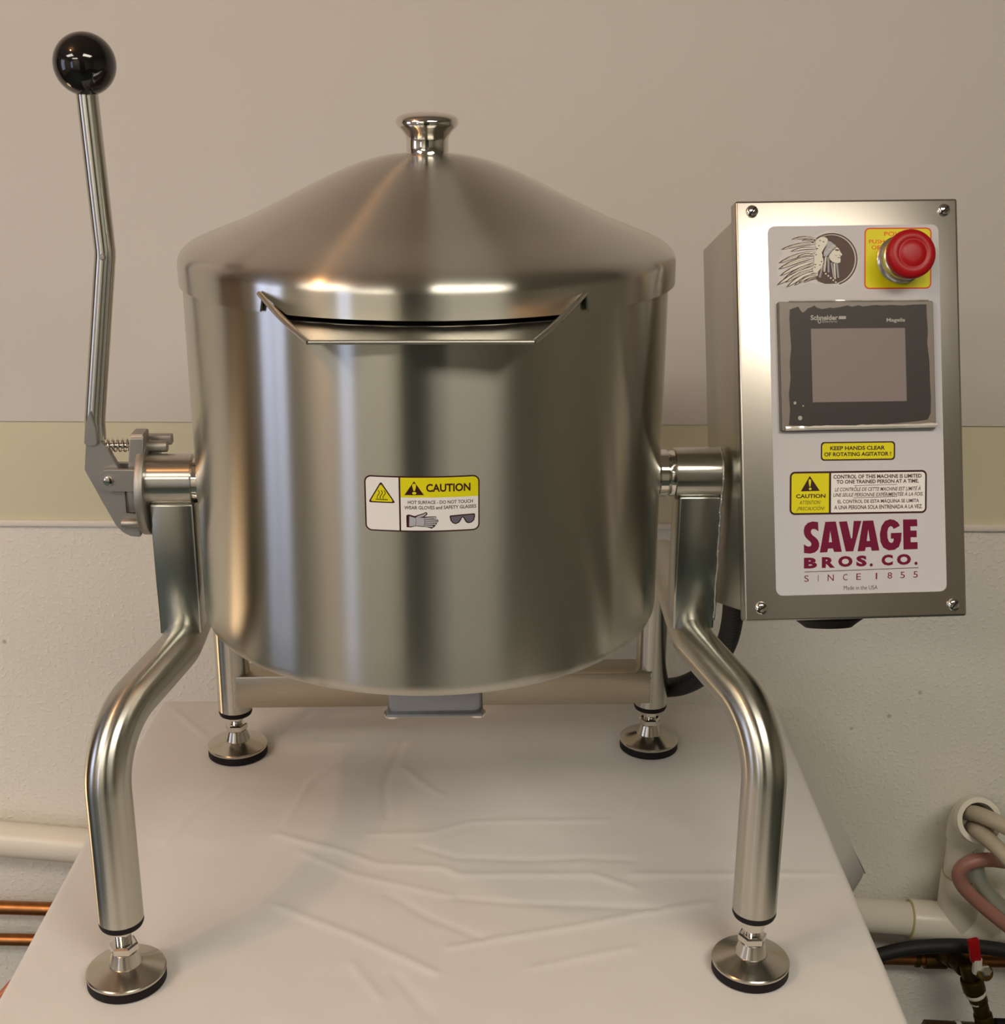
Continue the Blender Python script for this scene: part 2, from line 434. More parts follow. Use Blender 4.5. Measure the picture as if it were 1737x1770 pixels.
# small warm wall lamp low on the left, outside the picture
lb = B(); add_lathe(lb, [(0, 0), (.05, 0), (.055, .01), (.05, .03), (0, .03)], (-1.36, YB-.001, -.36), (0, -1, 0), 28)
lh = obj('wall_lamp', lb, M['white_paint']); lh['kind'] = 'structure'
ball_lamp('wall_bulb', (-1.36, YB-.17, -.36), .14, WALL_LAMP_W, (1, .66, .36))

# ================================================================== table and cloth
TX0, TX1, TY0, TY1 = -.354, .399, -.42, .366
table = empty('table', (0, 0, ZF), 'wooden table hidden under the white cloth', 'table')
bm = B(); add_box(bm, ((TX0+TX1)/2, (TY0+TY1)/2, -.022), (TX1-TX0-.008, TY1-TY0-.008, .030), .003)
obj('tabletop', bm, M['table'], table)
for sx in (TX0+.05, TX1-.05):
    for sy in (TY0+.05, TY1-.05):
        bm = B(); add_box(bm, (sx, sy, (ZF-.038)/2), (.04, .04, -.038-ZF+.001), .003)
        obj('leg', bm, M['table'], table)

CREASE = [[(-.164,.068),(-.096,.038),(-.056,.014),(.007,.01),(.025,-.003),(.095,-.002),(.157,-.002),(.192,-.022)],[(-.144,-.056),(-.068,-.1),(-.02,-.132),(.008,-.151)],[(-.136,.036),(-.079,-.004),(-.023,-.024),(.019,-.038)],[(-.042,-.035),(-.001,-.072),(.047,-.102)],[(.02,-.117),(.07,-.102),(.14,-.083),(.2,-.063),(.262,-.046)],[(-.068,.069),(-.008,.072),(.033,.094),(.11,.097),(.176,.098)],[(-.049,.27),(-.064,.171),(-.056,.103)],[(-.044,.205),(-.013,.161),(.001,.147)],[(.243,.219),(.216,.147),(.196,.086),(.168,.052),(.14,.014)],[(-.017,.046),(.019,.028),(.095,.024),(.146,.027),(.196,.025)],[(.194,-.001),(.391,.003)],[(-.066,-.139),(-.038,-.183)],[(.022,-.04),(.07,-.048),(.165,-.053),(.213,-.055)],[(.092,-.145),(.137,-.13),(.184,-.116)],[(-.105,.239),(-.146,.176),(-.16,.087)],[(-.025,-.156),(.006,-.205)],[(-.346,.357),(-.281,.274)],[(-.236,.158),(-.26,.11),(-.276,.048)],[(-.194,.284),(-.168,.344)]]
CR = []
for i, l in enumerate(CREASE):
    amp = (.0011 if i not in (6, 8, 14, 15, 17) else .0009)*(1 if i % 3 else -1)
    if i in (0, 1, 4, 10): amp = abs(amp)*1.35
    for a, b_ in zip(l, l[1:]): CR.append((a, b_, amp, i))
def wrinkle(x, y):
    h = 0.0; best = {}
    for (ax, ay), (bx, by), amp, i in CR:
        if x < min(ax, bx)-.02 or x > max(ax, bx)+.02 or y < min(ay, by)-.02 or y > max(ay, by)+.02: continue
        dx, dy = bx-ax, by-ay; t = ((x-ax)*dx+(y-ay)*dy)/(dx*dx+dy*dy); t = max(0, min(1, t))
        d = math.hypot(x-ax-t*dx, y-ay-t*dy)
        if i not in best or d < best[i][0]: best[i] = (d, amp)
    for d, amp in best.values(): h += amp*math.exp(-(d/.0042)**2)
    n = noise.noise(Vector((x*7, y*9, 1.3)))*.0011 + noise.noise(Vector((x*20+y*6, y*34, 4.3)))*.0006
    return h + n
YAW = math.radians(2.1)      # the kettle stands turned a little, its right side farther from the camera
FEET = [(.2775, -.155), (-.264, -.153), (.2448, .2505), (-.2297, .248)]      # in the kettle's own frame
def turned(x, y): return (x*math.cos(YAW)-y*math.sin(YAW), x*math.sin(YAW)+y*math.cos(YAW))
FEET_W = [turned(*p) for p in FEET]
NX, NY = 230, 240
bm = B(); grid = []
for j in range(NY+1):
    row = []
    for i in range(NX+1):
        x = TX0+(TX1-TX0)*i/NX; y = TY0+(TY1-TY0)*j/NY
        e = min(x-TX0, TX1-x, y-TY0, TY1-y)
        k = min(1, e/.02)
        for fx, fy in FEET_W:
            k *= min(1, max(0, (math.hypot(x-fx, y-fy)-.034)/.03))
        row.append(bm.verts.new((x, y, -.0004 + wrinkle(x, y)*k)))
    grid.append(row)
for j in range(NY):
    for i in range(NX): bm.faces.new((grid[j][i], grid[j][i+1], grid[j+1][i+1], grid[j+1][i]))
# skirt: walk the perimeter and drop rings of vertices
per = [(grid[0][i], (0, -1)) for i in range(NX)] + [(grid[j][NX], (1, 0)) for j in range(NY)] + \
      [(grid[NY][i], (0, 1)) for i in range(NX, 0, -1)] + [(grid[j][0], (-1, 0)) for j in range(NY, 0, -1)]
DROP = [(.003, -.0008), (.006, -.004), (.007, -.009), (.009, -.03), (.012, -.06), (.015, -.10), (.018, -.14), (.021, -.18), (.025, -.225), (.028, -.278)]
rings = [[v for v, _ in per]]
for off, z in DROP:
    ring = []
    for v, nrm in per:
        x, y = v.co.x, v.co.y; nx, ny = nrm
        dC = [math.hypot(x-cx, y-cy) for cx, cy in ((TX0, TY0), (TX1, TY0), (TX1, TY1), (TX0, TY1))]
        o_ = off; s = -z
        # corner flare: the surplus cloth falls as a cone at each corner
        for q, (cx, cy, dx, dy, fl) in enumerate(((TX0, TY0, -.7, -.7, .3), (TX1, TY0, .7, -.7, .3), (TX1, TY1, .93, .36, .49), (TX0, TY1, -.3, .9, .30))):
            w = max(0, 1-dC[q]/((.10+.20*s) if q == 2 else (.045+.1*s)))
            if w > 0:
                w = w**1.3
                nx = nx*(1-w)+dx*w; ny = ny*(1-w)+dy*w; o_ = o_*(1-w)+(off+s*fl)*w
        wav = .006*math.sin((x+y*1.3)*38)*min(1, s/.15)
        if ny > .5 : wav *= .6
        ring.append(bm.verts.new((x+nx*(o_+wav), min(y+ny*(o_+wav), YB-.078), z+.002*math.sin(x*31+y*27)*min(1, s/.2))))
    rings.append(ring)
n = len(per)
for A, Bq in zip(rings, rings[1:]):
    for k in range(n): bm.faces.new((A[k], Bq[k], Bq[(k+1) % n], A[(k+1) % n]))
cloth = obj('tablecloth', bm, M['cloth'], angle=60)
md = cloth.modifiers.new('thick', 'SOLIDIFY'); md.thickness = .0006; md.offset = -1
tag(cloth, 'creased white tablecloth covering the table under the steel kettle', 'tablecloth')

# ================================================================== the tilting kettle
K = empty('tilting_kettle', (0, 0, 0), 'tabletop stainless steel tilting kettle with lever and touch screen control box', 'kettle')
R = .2015; RI = .198; ZB = .2865; ZT = .598; FIL = .014
NT = 240
def lip_half(): return math.radians(38.5)
bm = B()
# outer wall profile: bottom centre, fillet, wall, (theta dependent) top, inner wall, inner floor
cols = []
for k in range(NT):
    th = 2*PI*k/NT - PI/2          # k=0 faces the camera (-y)
    d = abs(((th+PI/2+PI) % (2*PI))-PI)
    zt = ZT
    if d < math.radians(30.6): zt = .5775
    pts = [(R*.35, ZB), (R*.8, ZB), (R-FIL, ZB)]
    for a in range(1, 7):
        t = a/6*PI/2; pts.append((R-FIL+FIL*math.sin(t), ZB+FIL-FIL*math.cos(t)))
    for z in (.33, .40, .47, .53, .548): pts.append((R, z))
    pts += [(R, zt), (RI, zt), (RI, .53), (RI, .40), (RI, .31), (RI*.9, ZB+.004), (RI*.4, ZB+.003)]
    cols.append([bm.verts.new((r*math.cos(th), r*math.sin(th), z)) for r, z in pts])
cb0 = bm.verts.new((0, 0, ZB)); cb1 = bm.verts.new((0, 0, ZB+.003))
for k in range(NT):
    A, C_ = cols[k], cols[(k+1) % NT]
    for i in range(len(A)-1): bm.faces.new((A[i], C_[i], C_[i+1], A[i+1]))
    bm.faces.new((cb0, C_[0], A[0])); bm.faces.new((cb1, A[-1], C_[-1]))
body = obj('kettle_body', bm, M['body'], K, angle=40)

# pour lip --------------------------------------------------------
def sheet(bm, poly, thick):
    """flat polygon in 3D given a thickness along its normal"""
    P_ = [Vector(p) for p in poly]
    nrm = (P_[1]-P_[0]).cross(P_[2]-P_[0]).normalized()
    lo = [bm.verts.new(p) for p in P_]; hi = [bm.verts.new(p+nrm*thick) for p in P_]
    bm.faces.new(lo); bm.faces.new(hi[::-1]); m_ = len(P_)
    for i in range(m_): bm.faces.new((lo[i], hi[i], hi[(i+1) % m_], lo[(i+1) % m_]))
bm = B()
F1, F2 = Vector((-.0766, -.232, .5725)), Vector((.0766, -.232, .5725))
def onb(a, z, r=R-.0008): return Vector((r*math.sin(math.radians(a)), -r*math.cos(math.radians(a)), z))
floor_b = [onb(a, .5776) for a in (-30, -20, -10, 0, 10, 20, 30)]
top = [F1.lerp(F2, k/6) for k in range(7)]
va = [bm.verts.new(p) for p in top]; vb = [bm.verts.new(p) for p in floor_b]
dn_ = Vector((0, .0004, -.0018))
vc = [bm.verts.new(p+dn_) for p in top]; vd = [bm.verts.new(p+dn_) for p in floor_b]
for k in range(6):
    bm.faces.new((va[k], va[k+1], vb[k+1], vb[k])); bm.faces.new((vc[k+1], vc[k], vd[k], vd[k+1])); bm.faces.new((va[k], vc[k], vc[k+1], va[k+1]))
for s in (-1, 1):
    T = onb(s*34.6, .5955, .2062); Bt = floor_b[0] if s < 0 else floor_b[-1]; Fq = F1 if s < 0 else F2
    poly = [Fq, T, Bt] if s < 0 else [Fq, Bt, T]
    sheet(bm, poly, -.0013)
    mid = Fq.lerp(T, .48)+Vector((s*.0012, -.0022, -.0004))
    add_sweep(bm, spline([Fq, mid, T], 6), .0019, 10)
add_sweep(bm, [F1, F2], .0016, 10)
obj('pour_lip', bm, M['plate'], body, angle=30)

# trunnions (stub shafts) -------------------------------------------
TZ = .4080; TZL = .4045
bm = B(); add_lathe(bm, [(0, 0), (.0265, 0), (.0255, .004), (.0215, .0055), (.0215, .012), (.0195, .0135), (.0205, .0155), (.0205, .045), (0, .045)], (.197, 0, TZ), (1, 0, 0), 48)
obj('trunnion', bm, M['chrome'], body)
bm = B(); add_lathe(bm, [(0, 0), (.0265, 0), (.0255, .004), (.0205, .0055), (.0205, .045), (0, .045)], (-.197, 0, TZL), (-1, 0, 0), 48)
obj('trunnion', bm, M['chrome'], body)

# bracket box under the kettle ----------------------------------------
bm = B()
add_box(bm, (.0033, -.045, .253), (.080, .09, .0715), .006)
add_box(bm, (.0033, -.045, .2185), (.0835, .094, .003), .0012)
ub = obj('underside_box', bm, M['grey_box'], K)
for sx in (-.034, .040):
    bm = B(); add_lathe(bm, [(0, 0), (.004, .0003), (.0068, .0018), (.0072, .004), (.0072, .0048), (0, .0048)], (sx, -.083, .2128), (0, 0, 1), 24)
    obj('screw', bm, M['chrome'], ub)

# posts, hubs -------------------------------------------------------
POST = [(-.2250, -1), (.2375, 1)]
for px_, s in POST:
    zt_ = .392 if s > 0 else .3880
    bm = B(); add_box(bm, (px_, 0, (.2655+zt_)/2), (.0375, .0385, zt_-.2655), .0022, seg=3)
    post = obj('support_post', bm, M['post'], K)
    bm = B()
    if s < 0: add_lathe(bm, [(.021, 0), (.0225, .0), (.0232, .0008), (.0232, .0425), (.0225, .0433), (.0205, .0433), (.0205, .003), (.021, 0)], (-.2500, 0, TZL), (1, 0, 0), 56)
    else: add_lathe(bm, [(.0205, .003), (.0205, 0), (.0225, .0), (.0232, .0008), (.0232, .041), (0, .041)], (.2155, 0, TZ), (1, 0, 0), 56)
    obj('bearing_hub', bm, M['hub'], post)
    if s > 0:
        bm = B(); random.seed(2)
        path = [(.2562, -.0232*math.cos(a), TZ+.0232*math.sin(a)) for a in [PI/2*(1-k/10) for k in range(15)]]
        zz = TZ-.018
        while zz > .272:
            path.append((.2558+random.uniform(-.0004, .0006), -.0196, zz)); zz -= .004
        add_sweep(bm, path, .0011, 8, rfun=lambda i, r: r*(1+.35*math.sin(i*2.1)))
        obj('weld_bead', bm, M['weld'], post)

# legs: bent tubes ----------------------------------------------------
TR = .0188
ZL = .2565
def tube_obj(name, path, parent, mat=M['tube'], r=TR, n=40):
    bm = B(); add_sweep(bm, path, r, n, uv=True); return obj(name, bm, mat, parent, angle=50)
def leg(front, x, y, s, xt):
    if front:
        path = smooth_path([(x, y, .063), (x, y, .238), (xt, -.030, ZL), (xt, .006, ZL)], [.062, .045], 16)
    else:
        path = smooth_path([(x, y, .0565), (x, y, ZL), (xt, .004, ZL)], [.07], 16)
    lg = tube_obj('leg', path, K)
    z0 = .063 if front else .0565
    bm = B(); add_lathe(bm, [(0, 0), (.014, 0), (.0178, .002), (.0188, .0045), (.0188, .0080), (0, .0080)], (x, y, z0-.0078), (0, 0, 1), 40)
    obj('end_plug', bm, M['black_rubber'], lg)
    return lg
def foot(x, y, z0, nut=.0125):
    """levelling foot standing on the cloth; z0 is the underside of the leg's plug"""
    bm = B()
    add_lathe(bm, [(0, .0088), (.0328, .0088), (.0336, .0095), (.0338, .0115), (.0328, .0124), (.0147, .0186), (.0142, .0190), (.0108, .0300), (.0100, .0306), (0, .0306)], (x, y, 0), (0, 0, 1), 72)
    ft = obj('levelling_foot', bm, M['foot'], K, angle=12)
    bm = B(); add_lathe(bm, [(0, 0), (.0322, 0), (.0335, .0010), (.0333, .0090), (0, .0090)], (x, y, 0), (0, 0, 1), 72)
    obj('rubber_pad', bm, M['black_rubber'], ft, label='black rubber pad under the foot')
    for zc, h, r in ((.0343, .0076, .0124), (z0-nut/2+.001, nut, .0106)):
        bm = B(); add_lathe(bm, [(0, -h/2), (r*.86, -h/2), (r, -h/2+.0012), (r, h/2-.0012), (r*.86, h/2), (0, h/2)], (x, y, zc), (0, 0, 1), 6)
        obj('hex_nut', bm, M['chrome'], ft, smooth=False)
    bm = B(); add_lathe(bm, [(0, 0)] + [(.0066+.0005*(k % 2), .0008*k) for k in range(int((z0-.030+.004)/.0008))] + [(0, z0-.030+.004)], (x, y, .030), (0, 0, 1), 24)
    obj('stem', bm, M['chrome'], ft)
for (x, y), fr, s, xt in zip(FEET, (1, 1, 0, 0), (1, -1, 1, -1), (.2375, -.2250, .2375, -.2250)):
    leg(fr, x, y, s, xt)
    foot(x, y, .0552 if fr else .0487, {(1, 1): .0135, (1, -1): .0075, (0, 1): .0085, (0, -1): .0065}[(fr, s)])
# rear cross bar
bm = B(); add_box(bm, (.0075, .2490, .0845), (.4745-.006, .0380, .0385), .0015)
cbar = obj('cross_bar', bm, M['bar'], K)
bm = B(); random.seed(9)
for xx in (-.2265, .2415):
    bm = B(); add_sweep(bm, [(xx+random.uniform(-.0003, .0003)*1, .2300, .0655+.002*k) for k in range(20)], .0009, 6, rfun=lambda i, r: r*(1+.4*math.sin(i*2.3)))
    obj('weld_bead', bm, M['weld'], cbar)

# ------------------------------------------------------------------ lever with ball knob and latch
lev = smooth_path([(-.2880, -.004, .4430), (-.2875, -.004, .460), (-.2660, -.004, .602), (-.2693, -.004, .732)], [.05, .05], 8)
lever = tube_obj('tilt_lever', lev, K, M['tube'], .0086, 28)
bm = B(); bmesh.ops.create_uvsphere(bm, u_segments=48, v_segments=32, radius=.0245, matrix=Matrix.Translation((-.2690, -.004, .7505)))
obj('ball_knob', bm, M['black_gloss'], lever, label='black ball knob', angle=0)
bm = B(); add_lathe(bm, [(0, 0), (.0028, 0), (.0020, .0022), (0, .0024)], (-.2664, -.0122, .600), (0, -1, 0), 16)
obj('dimple', bm, M['matte_steel'], lever)
def XZ(y0): return lambda a, b_, h: Vector((a, y0+h, b_))
PL = [(-.2973,.4428),(-.2859,.4419),(-.2801,.4356),(-.271,.4157),(-.2677,.4009),(-.2692,.3764),(-.2575,.3758),(-.258,.3544),(-.2664,.3551),(-.2726,.3585),(-.2786,.3654),(-.2883,.3872),(-.3011,.4162)]
bm = B(); add_prism(bm, PL, .008, XZ(-.012))
# tapered welded tongue at the foot of the lever
add_prism(bm, [(-.2985,.4405),(-.2945,.4385),(-.2885,.439),(-.2868,.442),(-.2872,.455),(-.2905,.469),(-.2915,.469),(-.2962,.456)], .006, XZ(-.0152))
bmesh.ops.bevel(bm, geom=bm.edges[:], offset=.0006, segments=2, affect='EDGES')
lp = obj('lever_plate', bm, M['matte_steel'], K, angle=30)
bm = B(); add_cyl(bm, (-.2796, -.0215, .4087), (-.2796, .014, .4087), .0041, 24, .0008)
obj('pivot_pin', bm, M['chrome'], lp)
bm = B(); add_cyl(bm, (-.2728, -.0150, .3684), (-.2562, -.0150, .3684), .0037, 24, .0014)
obj('stop_pin', bm, M['matte_steel'], lp)
# clevis ears
bm = B()
for y0 in (-.019, .003):
    pl_ = [(-.2535, .4178), (-.2796, .4178)] + [(-.2796+.0100*math.cos(a), .4085+.0094*math.sin(a)) for a in [PI/2+PI*k/10 for k in range(1, 10)]] + [(-.2796, .3991), (-.2535, .3983)]
    add_prism(bm, pl_, .006, XZ(y0))
bmesh.ops.bevel(bm, geom=bm.edges[:], offset=.0005, segments=2, affect='EDGES')
obj('clevis', bm, M['matte_steel'], K, angle=30)
# outer latch arm (vertical bar standing on the shaft end), round locking disc
bm = B()
add_prism(bm, [(-.0125, .4005), (.0125, .4005), (.0125, .444), (.0105, .4468), (-.0105, .4468), (-.0125, .444)], .0115, lambda a, b_, h: Vector((-.2655+(.4468-b_)*0-.0035*(.4468-b_)/.03+h, a+.002, b_)))
bmesh.ops.bevel(bm, geom=bm.edges[:], offset=.0008, segments=2, affect='EDGES')
obj('latch_arm', bm, M['matte_steel'], K, angle=30)
bm = B(); add_lathe(bm, [(0, 0), (.0415, 0), (.042, .0006), (.042, .0064), (.0415, .007), (0, .007)], (-.2595, .010, .3935), (1, 0, 0), 64)
obj('locking_disc', bm, M['matte_steel'], K, angle=40)
bm = B(); add_box(bm, (-.2645, .0, .3875), (.0105, .018, .0225), .0012)
obj('shaft_block', bm, M['matte_steel'], K)
bm = B()
hel = [(-.2868+.0285*t/96, -.001+.0054*math.cos(t*2*PI/14), .4354+.0054*math.sin(t*2*PI/14)) for t in range(97)]
add_sweep(bm, hel, .00085, 8)
add_cyl(bm, (-.288, -.001, .4354), (-.257, -.001, .4354), .0026, 16)
obj('latch_spring', bm, M['chrome'], K)
bm = B(); add_cyl(bm, (-.2515, .010, .4312), (-.2305, .010, .4312), .0052, 24, .001)
add_box(bm, (-.2405, .022, .4345), (.024, .010, .0085), .001); add_box(bm, (-.2425, .015, .4255), (.008, .010, .008), .0008)
obj('stop_bar', bm, M['matte_steel'], K)

for o_ in list(K.children):
    if o_.name.split('.')[0] in ('lever_plate', 'clevis', 'latch_arm', 'locking_disc', 'shaft_block', 'latch_spring', 'stop_bar'):
        o_.location.x += .0028 + {'latch_arm': .0050, 'locking_disc': .0035, 'stop_bar': -.0025}.get(o_.name.split('.')[0], 0)
        o_.location.z += .0012
# ------------------------------------------------------------------ control box
KPX = .00047826      # metres per unit of the label artwork
PSI, TILT, RL = math.radians(3.0), math.radians(18.5), math.radians(.7)
BM = Matrix.Rotation(PSI, 4, 'Z') @ Matrix.Rotation(-TILT, 4, 'X') @ Matrix.Rotation(-RL, 4, 'Y')
BO = Matrix.Rotation(-YAW, 4, 'Z') @ Matrix.Translation((.3522, -.0540, .4828)) @ BM
def bw(x, y, z): return BO @ Vector((x, y, z))
def bx_local(bm, c, s, bevel=0, seg=2):
    vs = add_box(bm, c, s, bevel, seg=seg); bmesh.ops.transform(bm, matrix=BO, verts=vs)
def lathe_local(bm, prof, c, n=40):
    """axis pointing out of the panel (-y local)"""
    add_lathe(bm, prof, bw(*c), (BO.to_3x3() @ Vector((0, -1, 0))), n)
BWD, BHT = .1865, .3470
bm = B(); bx_local(bm, (0, .088, -.001), (BWD-.011, .146, BHT-.014), .0025)
cbox = obj('control_box', bm, M['plate'], K, label='stainless steel control box with touch screen')
bm = B(); bx_local(bm, (0, .0085, 0), (BWD, .017, BHT), .0022, 3)
lidp = obj('front_panel', bm, M['panel'], cbox)
for sx, sz in ((-.0795, .1645), (.0815, .1638), (-.0795, -.1625), (.0820, -.1640)):
    bm = B(); lathe_local(bm, [(0, -.0002), (.0050, -.0002), (.0050, .0012), (.0045, .0018), (.0030, .0024), (0, .0026)], (sx, 0, sz), 28)
    ang = random.uniform(-.9, -.5)
    nf = len(bm.faces)
    vs = add_box(bm, (0, 0, 0), (.0088, .0006, .0012))  # raised dark strip in place of a cut slot, its shade given by colour
    bmesh.ops.transform(bm, matrix=Matrix.Translation(bw(sx, -.0024, sz)) @ BO.to_3x3().to_4x4() @ Matrix.Rotation(ang, 4, 'Y'), verts=vs)
    bm.faces.ensure_lookup_table()
    for f in bm.faces[nf:]: f.material_index = 1
    scr = obj('screw', bm, [M['chrome'], M['black_rubber']], cbox)

# generic artwork builder ------------------------------------------
class Art:
    def __init__(s): s.bm = B(); s.mats = []; s.lay = s.bm.faces.layers.int.new('lay')
    def mi(s, m):
        if m not in s.mats: s.mats.append(m)
        return s.mats.index(m)
    def poly(s, pts, m, z):
        # drop near-duplicate points
        q = []
        for p in pts:
            if not q or math.hypot(p[0]-q[-1][0], p[1]-q[-1][1]) > 1e-4: q.append(p)
        if math.hypot(q[0][0]-q[-1][0], q[0][1]-q[-1][1]) < 1e-4: q.pop()
        if len(q) < 3: return
        f = s.bm.faces.new([s.bm.verts.new((p[0], p[1], z)) for p in q]); f.material_index = s.mi(m)
        f.normal_update()
    def rrect(s, x0, y0, x1, y1, r, m, z, corners=(1, 1, 1, 1)):
        pts = []
        for (cx, cy, a0, on) in ((x1-r, y0+r, -90, corners[1]), (x1-r, y1-r, 0, corners[2]), (x0+r, y1-r, 90, corners[3]), (x0+r, y0+r, 180, corners[0])):
            if on:
                for k in range(7):
                    a = math.radians(a0+15*k); pts.append((cx+r*math.cos(a), cy+r*math.sin(a)))
            else:
                a = math.radians(a0+45); pts.append((cx+r*(1 if math.cos(a) > 0 else -1), cy+r*(1 if math.sin(a) > 0 else -1)))
        s.poly(pts, m, z)
    def ell(s, cx, cy, rx, ry, m, z, n=40, a0=0, a1=360):
        s.poly([(cx+rx*math.cos(math.radians(a0+(a1-a0)*k/n)), cy+ry*math.sin(math.radians(a0+(a1-a0)*k/n))) for k in range(n+(a1-a0 < 360))], m, z)
    def line(s, pts, w, m, z):
        for (a, b_) in zip(pts, pts[1:]):
            dx, dy = b_[0]-a[0], b_[1]-a[1]; L = math.hypot(dx, dy) or 1
            nx, ny = -dy/L*w/2, dx/L*w/2; ex, ey = dx/L*w*.25, dy/L*w*.25
            s.poly([(a[0]+nx-ex, a[1]+ny-ey), (b_[0]+nx+ex, b_[1]+ny+ey), (b_[0]-nx+ex, b_[1]-ny+ey), (a[0]-nx-ex, a[1]-ny-ey)], m, z)
    def text(s, txt, x0, y0, x1, y1, m, z, bold=0.0, shear=0.0, space=1.0):
        cu = bpy.data.curves.new('t', 'FONT'); cu.body = txt; cu.size = 1; cu.offset = bold; cu.shear = shear
        cu.space_character = space; cu.resolution_u = 3; cu.fill_mode = 'FRONT'
        o = bpy.data.objects.new('t', cu); COL.objects.link(o)
        bpy.context.view_layer.update()
        me = bpy.data.meshes.new_from_object(o.evaluated_get(bpy.context.evaluated_depsgraph_get()))
        xs = [v.co.x for v in me.vertices]; ys = [v.co.y for v in me.vertices]
        ax, bx_, ay, by = min(xs), max(xs), min(ys), max(ys)
        i = s.mi(m); vs = [s.bm.verts.new((x0+(v.co.x-ax)/(bx_-ax)*(x1-x0), y1-(v.co.y-ay)/(by-ay)*(y1-y0), z)) for v in me.vertices]
        for p in me.polygons:
            try: f = s.bm.faces.new([vs[k] for k in p.vertices]); f.material_index = i
            except ValueError: pass
        bpy.data.objects.remove(o); bpy.data.curves.remove(cu); bpy.data.meshes.remove(me)
    def build(s, name, mapf, parent, label=None, cut=None):
        if cut:
            x = cut[0]
            while x < cut[1]:
                g = s.bm.verts[:]+s.bm.edges[:]+s.bm.faces[:]
                bmesh.ops.bisect_plane(s.bm, geom=g, plane_co=(x, 0, 0), plane_no=(1, 0, 0)); x += cut[2]
        bmesh.ops.triangulate(s.bm, faces=[f for f in s.bm.faces if len(f.verts) > 4])
        for v in s.bm.verts: v.co = mapf(*v.co)
        me = bpy.data.meshes.new(name); s.bm.normal_update(); s.bm.to_mesh(me); s.bm.free()
        for m_ in s.mats: me.materials.append(m_)
        o = bpy.data.objects.new(name, me); COL.objects.link(o); o.parent = parent
        mw = Matrix.Identity(4); p = parent; chain = []
        while p is not None: chain.append(p); p = p.parent
        for q in reversed(chain): mw = mw @ q.matrix_parent_inverse @ q.matrix_basis
        me.transform(mw.inverted())
        if label: o['label'] = label
        return o
LZ = .00006
def facemap(x, y, z):
    u = (x - 1471 - .0303*(y-705))*KPX; w = -((y-705)+.0085*(x-1471))*KPX
    return bw(u, -.0002-LZ*z, w)

# main grey overlay with logo, lettering and the warning panels ----------
a = Art()
a.rrect(1331.5, 388, 1629, 1024, 11, M['lab_grey'], 0) if False else None
# (artwork is drawn in its own sheared frame, so the overlay outline is a parallelogram there)
def shp(u0, v0, u1, v1, r):
    pts = []
    for (cx, cy, a0) in ((u1-r, v0+r, -90), (u1-r, v1-r, 0), (u0+r, v1-r, 90), (u0+r, v0+r, 180)):
        for k in range(7):
            an = math.radians(a0+15*k); u, v = cx+r*math.cos(an), cy+r*math.sin(an)
            pts.append((u+.0303*(v-705), v-.0085*(u+.0303*(v-705)-1471)))
    return pts
a.poly(shp(1331.5, 387, 1631, 1024, 12), M['lab_grey'], 0)
# crop-frame helper for traced pieces (values read from an enlargement)
def CR4(p): return (1340+p[0]/5.79, 740+p[1]/5.79)
mar, gr = M['lab_maroon'], M['lab_grey']
a.poly([CR4(p) for p in [(425,920),(430,1015),(405,995),(380,988),(362,993),(353,1012),(356,1032),(372,1052),(400,1074),(425,1100),(438,1132),(438,1165),(425,1198),(395,1224),(345,1235),(285,1228),(283,1140),(310,1158),(335,1165),(355,1157),(360,1138),(350,1118),(325,1098),(300,1072),(284,1040),(280,1003),(290,960),(322,927),(370,914)]], mar, 1)
a.poly([CR4(p) for p in [(498,920),(605,918),(668,1222),(590,1222),(577,1186),(528,1188),(520,1224),(445,1226)]], mar, 1)
a.poly([CR4(p) for p in [(549,1010),(568,1123),(536,1125)]], gr, 2)
a.poly([CR4(p) for p in [(637,920),(718,917),(760,1088),(772,1088),(787,915),(865,915),(785,1218),(708,1220)]], mar, 1)
a.poly([CR4(p) for p in [(880,915),(985,913),(1050,1215),(972,1217),(962,1180),(912,1181),(903,1218),(828,1220)]], mar, 1)
a.poly([CR4(p) for p in [(934,1003),(953,1117),(920,1119)]], gr, 2)
a.poly([CR4(p) for p in [(1258,970),(1235,935),(1200,912),(1155,903),(1105,920),(1070,970),(1053,1050),(1060,1130),(1090,1188),(1145,1216),(1205,1211),(1250,1180),(1270,1120),(1275,1040),(1165,1042),(1165,1098),(1196,1098),(1190,1130),(1172,1143),(1148,1130),(1132,1090),(1129,1030),(1140,990),(1162,972),(1182,980),(1194,1002)]], mar, 1)
a.poly([CR4(p) for p in [(1288,908),(1432,908),(1435,978),(1364,979),(1365,1021),(1428,1020),(1430,1088),(1367,1088),(1368,1137),(1438,1137),(1440,1207),(1295,1210)]], mar, 1)
bb4 = [('B',285,1275,418,1383),('R',466,1272,600,1380),('O',632,1264,778,1374),('S',815,1262,922,1372),('C',1072,1257,1188,1367),('O',1228,1254,1372,1364)]
for ch, x0, y0, x1, y1 in bb4:
    p, q = CR4((x0, y0)), CR4((x1, y1)); a.text(ch, p[0], p[1], q[0], q[1], mar, 1, bold=.055)
for cx, cy in ((968, 1358), (1424, 1350)):
    p = CR4((cx, cy)); a.ell(p[0], p[1], 2.8, 2.8, mar, 1, 16)
a.line([CR4((292, 1418)), CR4((1448, 1394))], 1.1, M['lab_ink'], 1)
for ch, cx in zip('SINCE1855', (312, 430, 557, 705, 840, 1022, 1158, 1288, 1420)):
    w = {'I': 6, '1': 14, 'N': 62}.get(ch, 46); cy = 1484 - (cx-312)*.02
    p, q = CR4((cx-w/2, cy-32)), CR4((cx+w/2, cy+32)); a.text(ch, p[0], p[1], q[0], q[1], mar, 1, bold=.0)
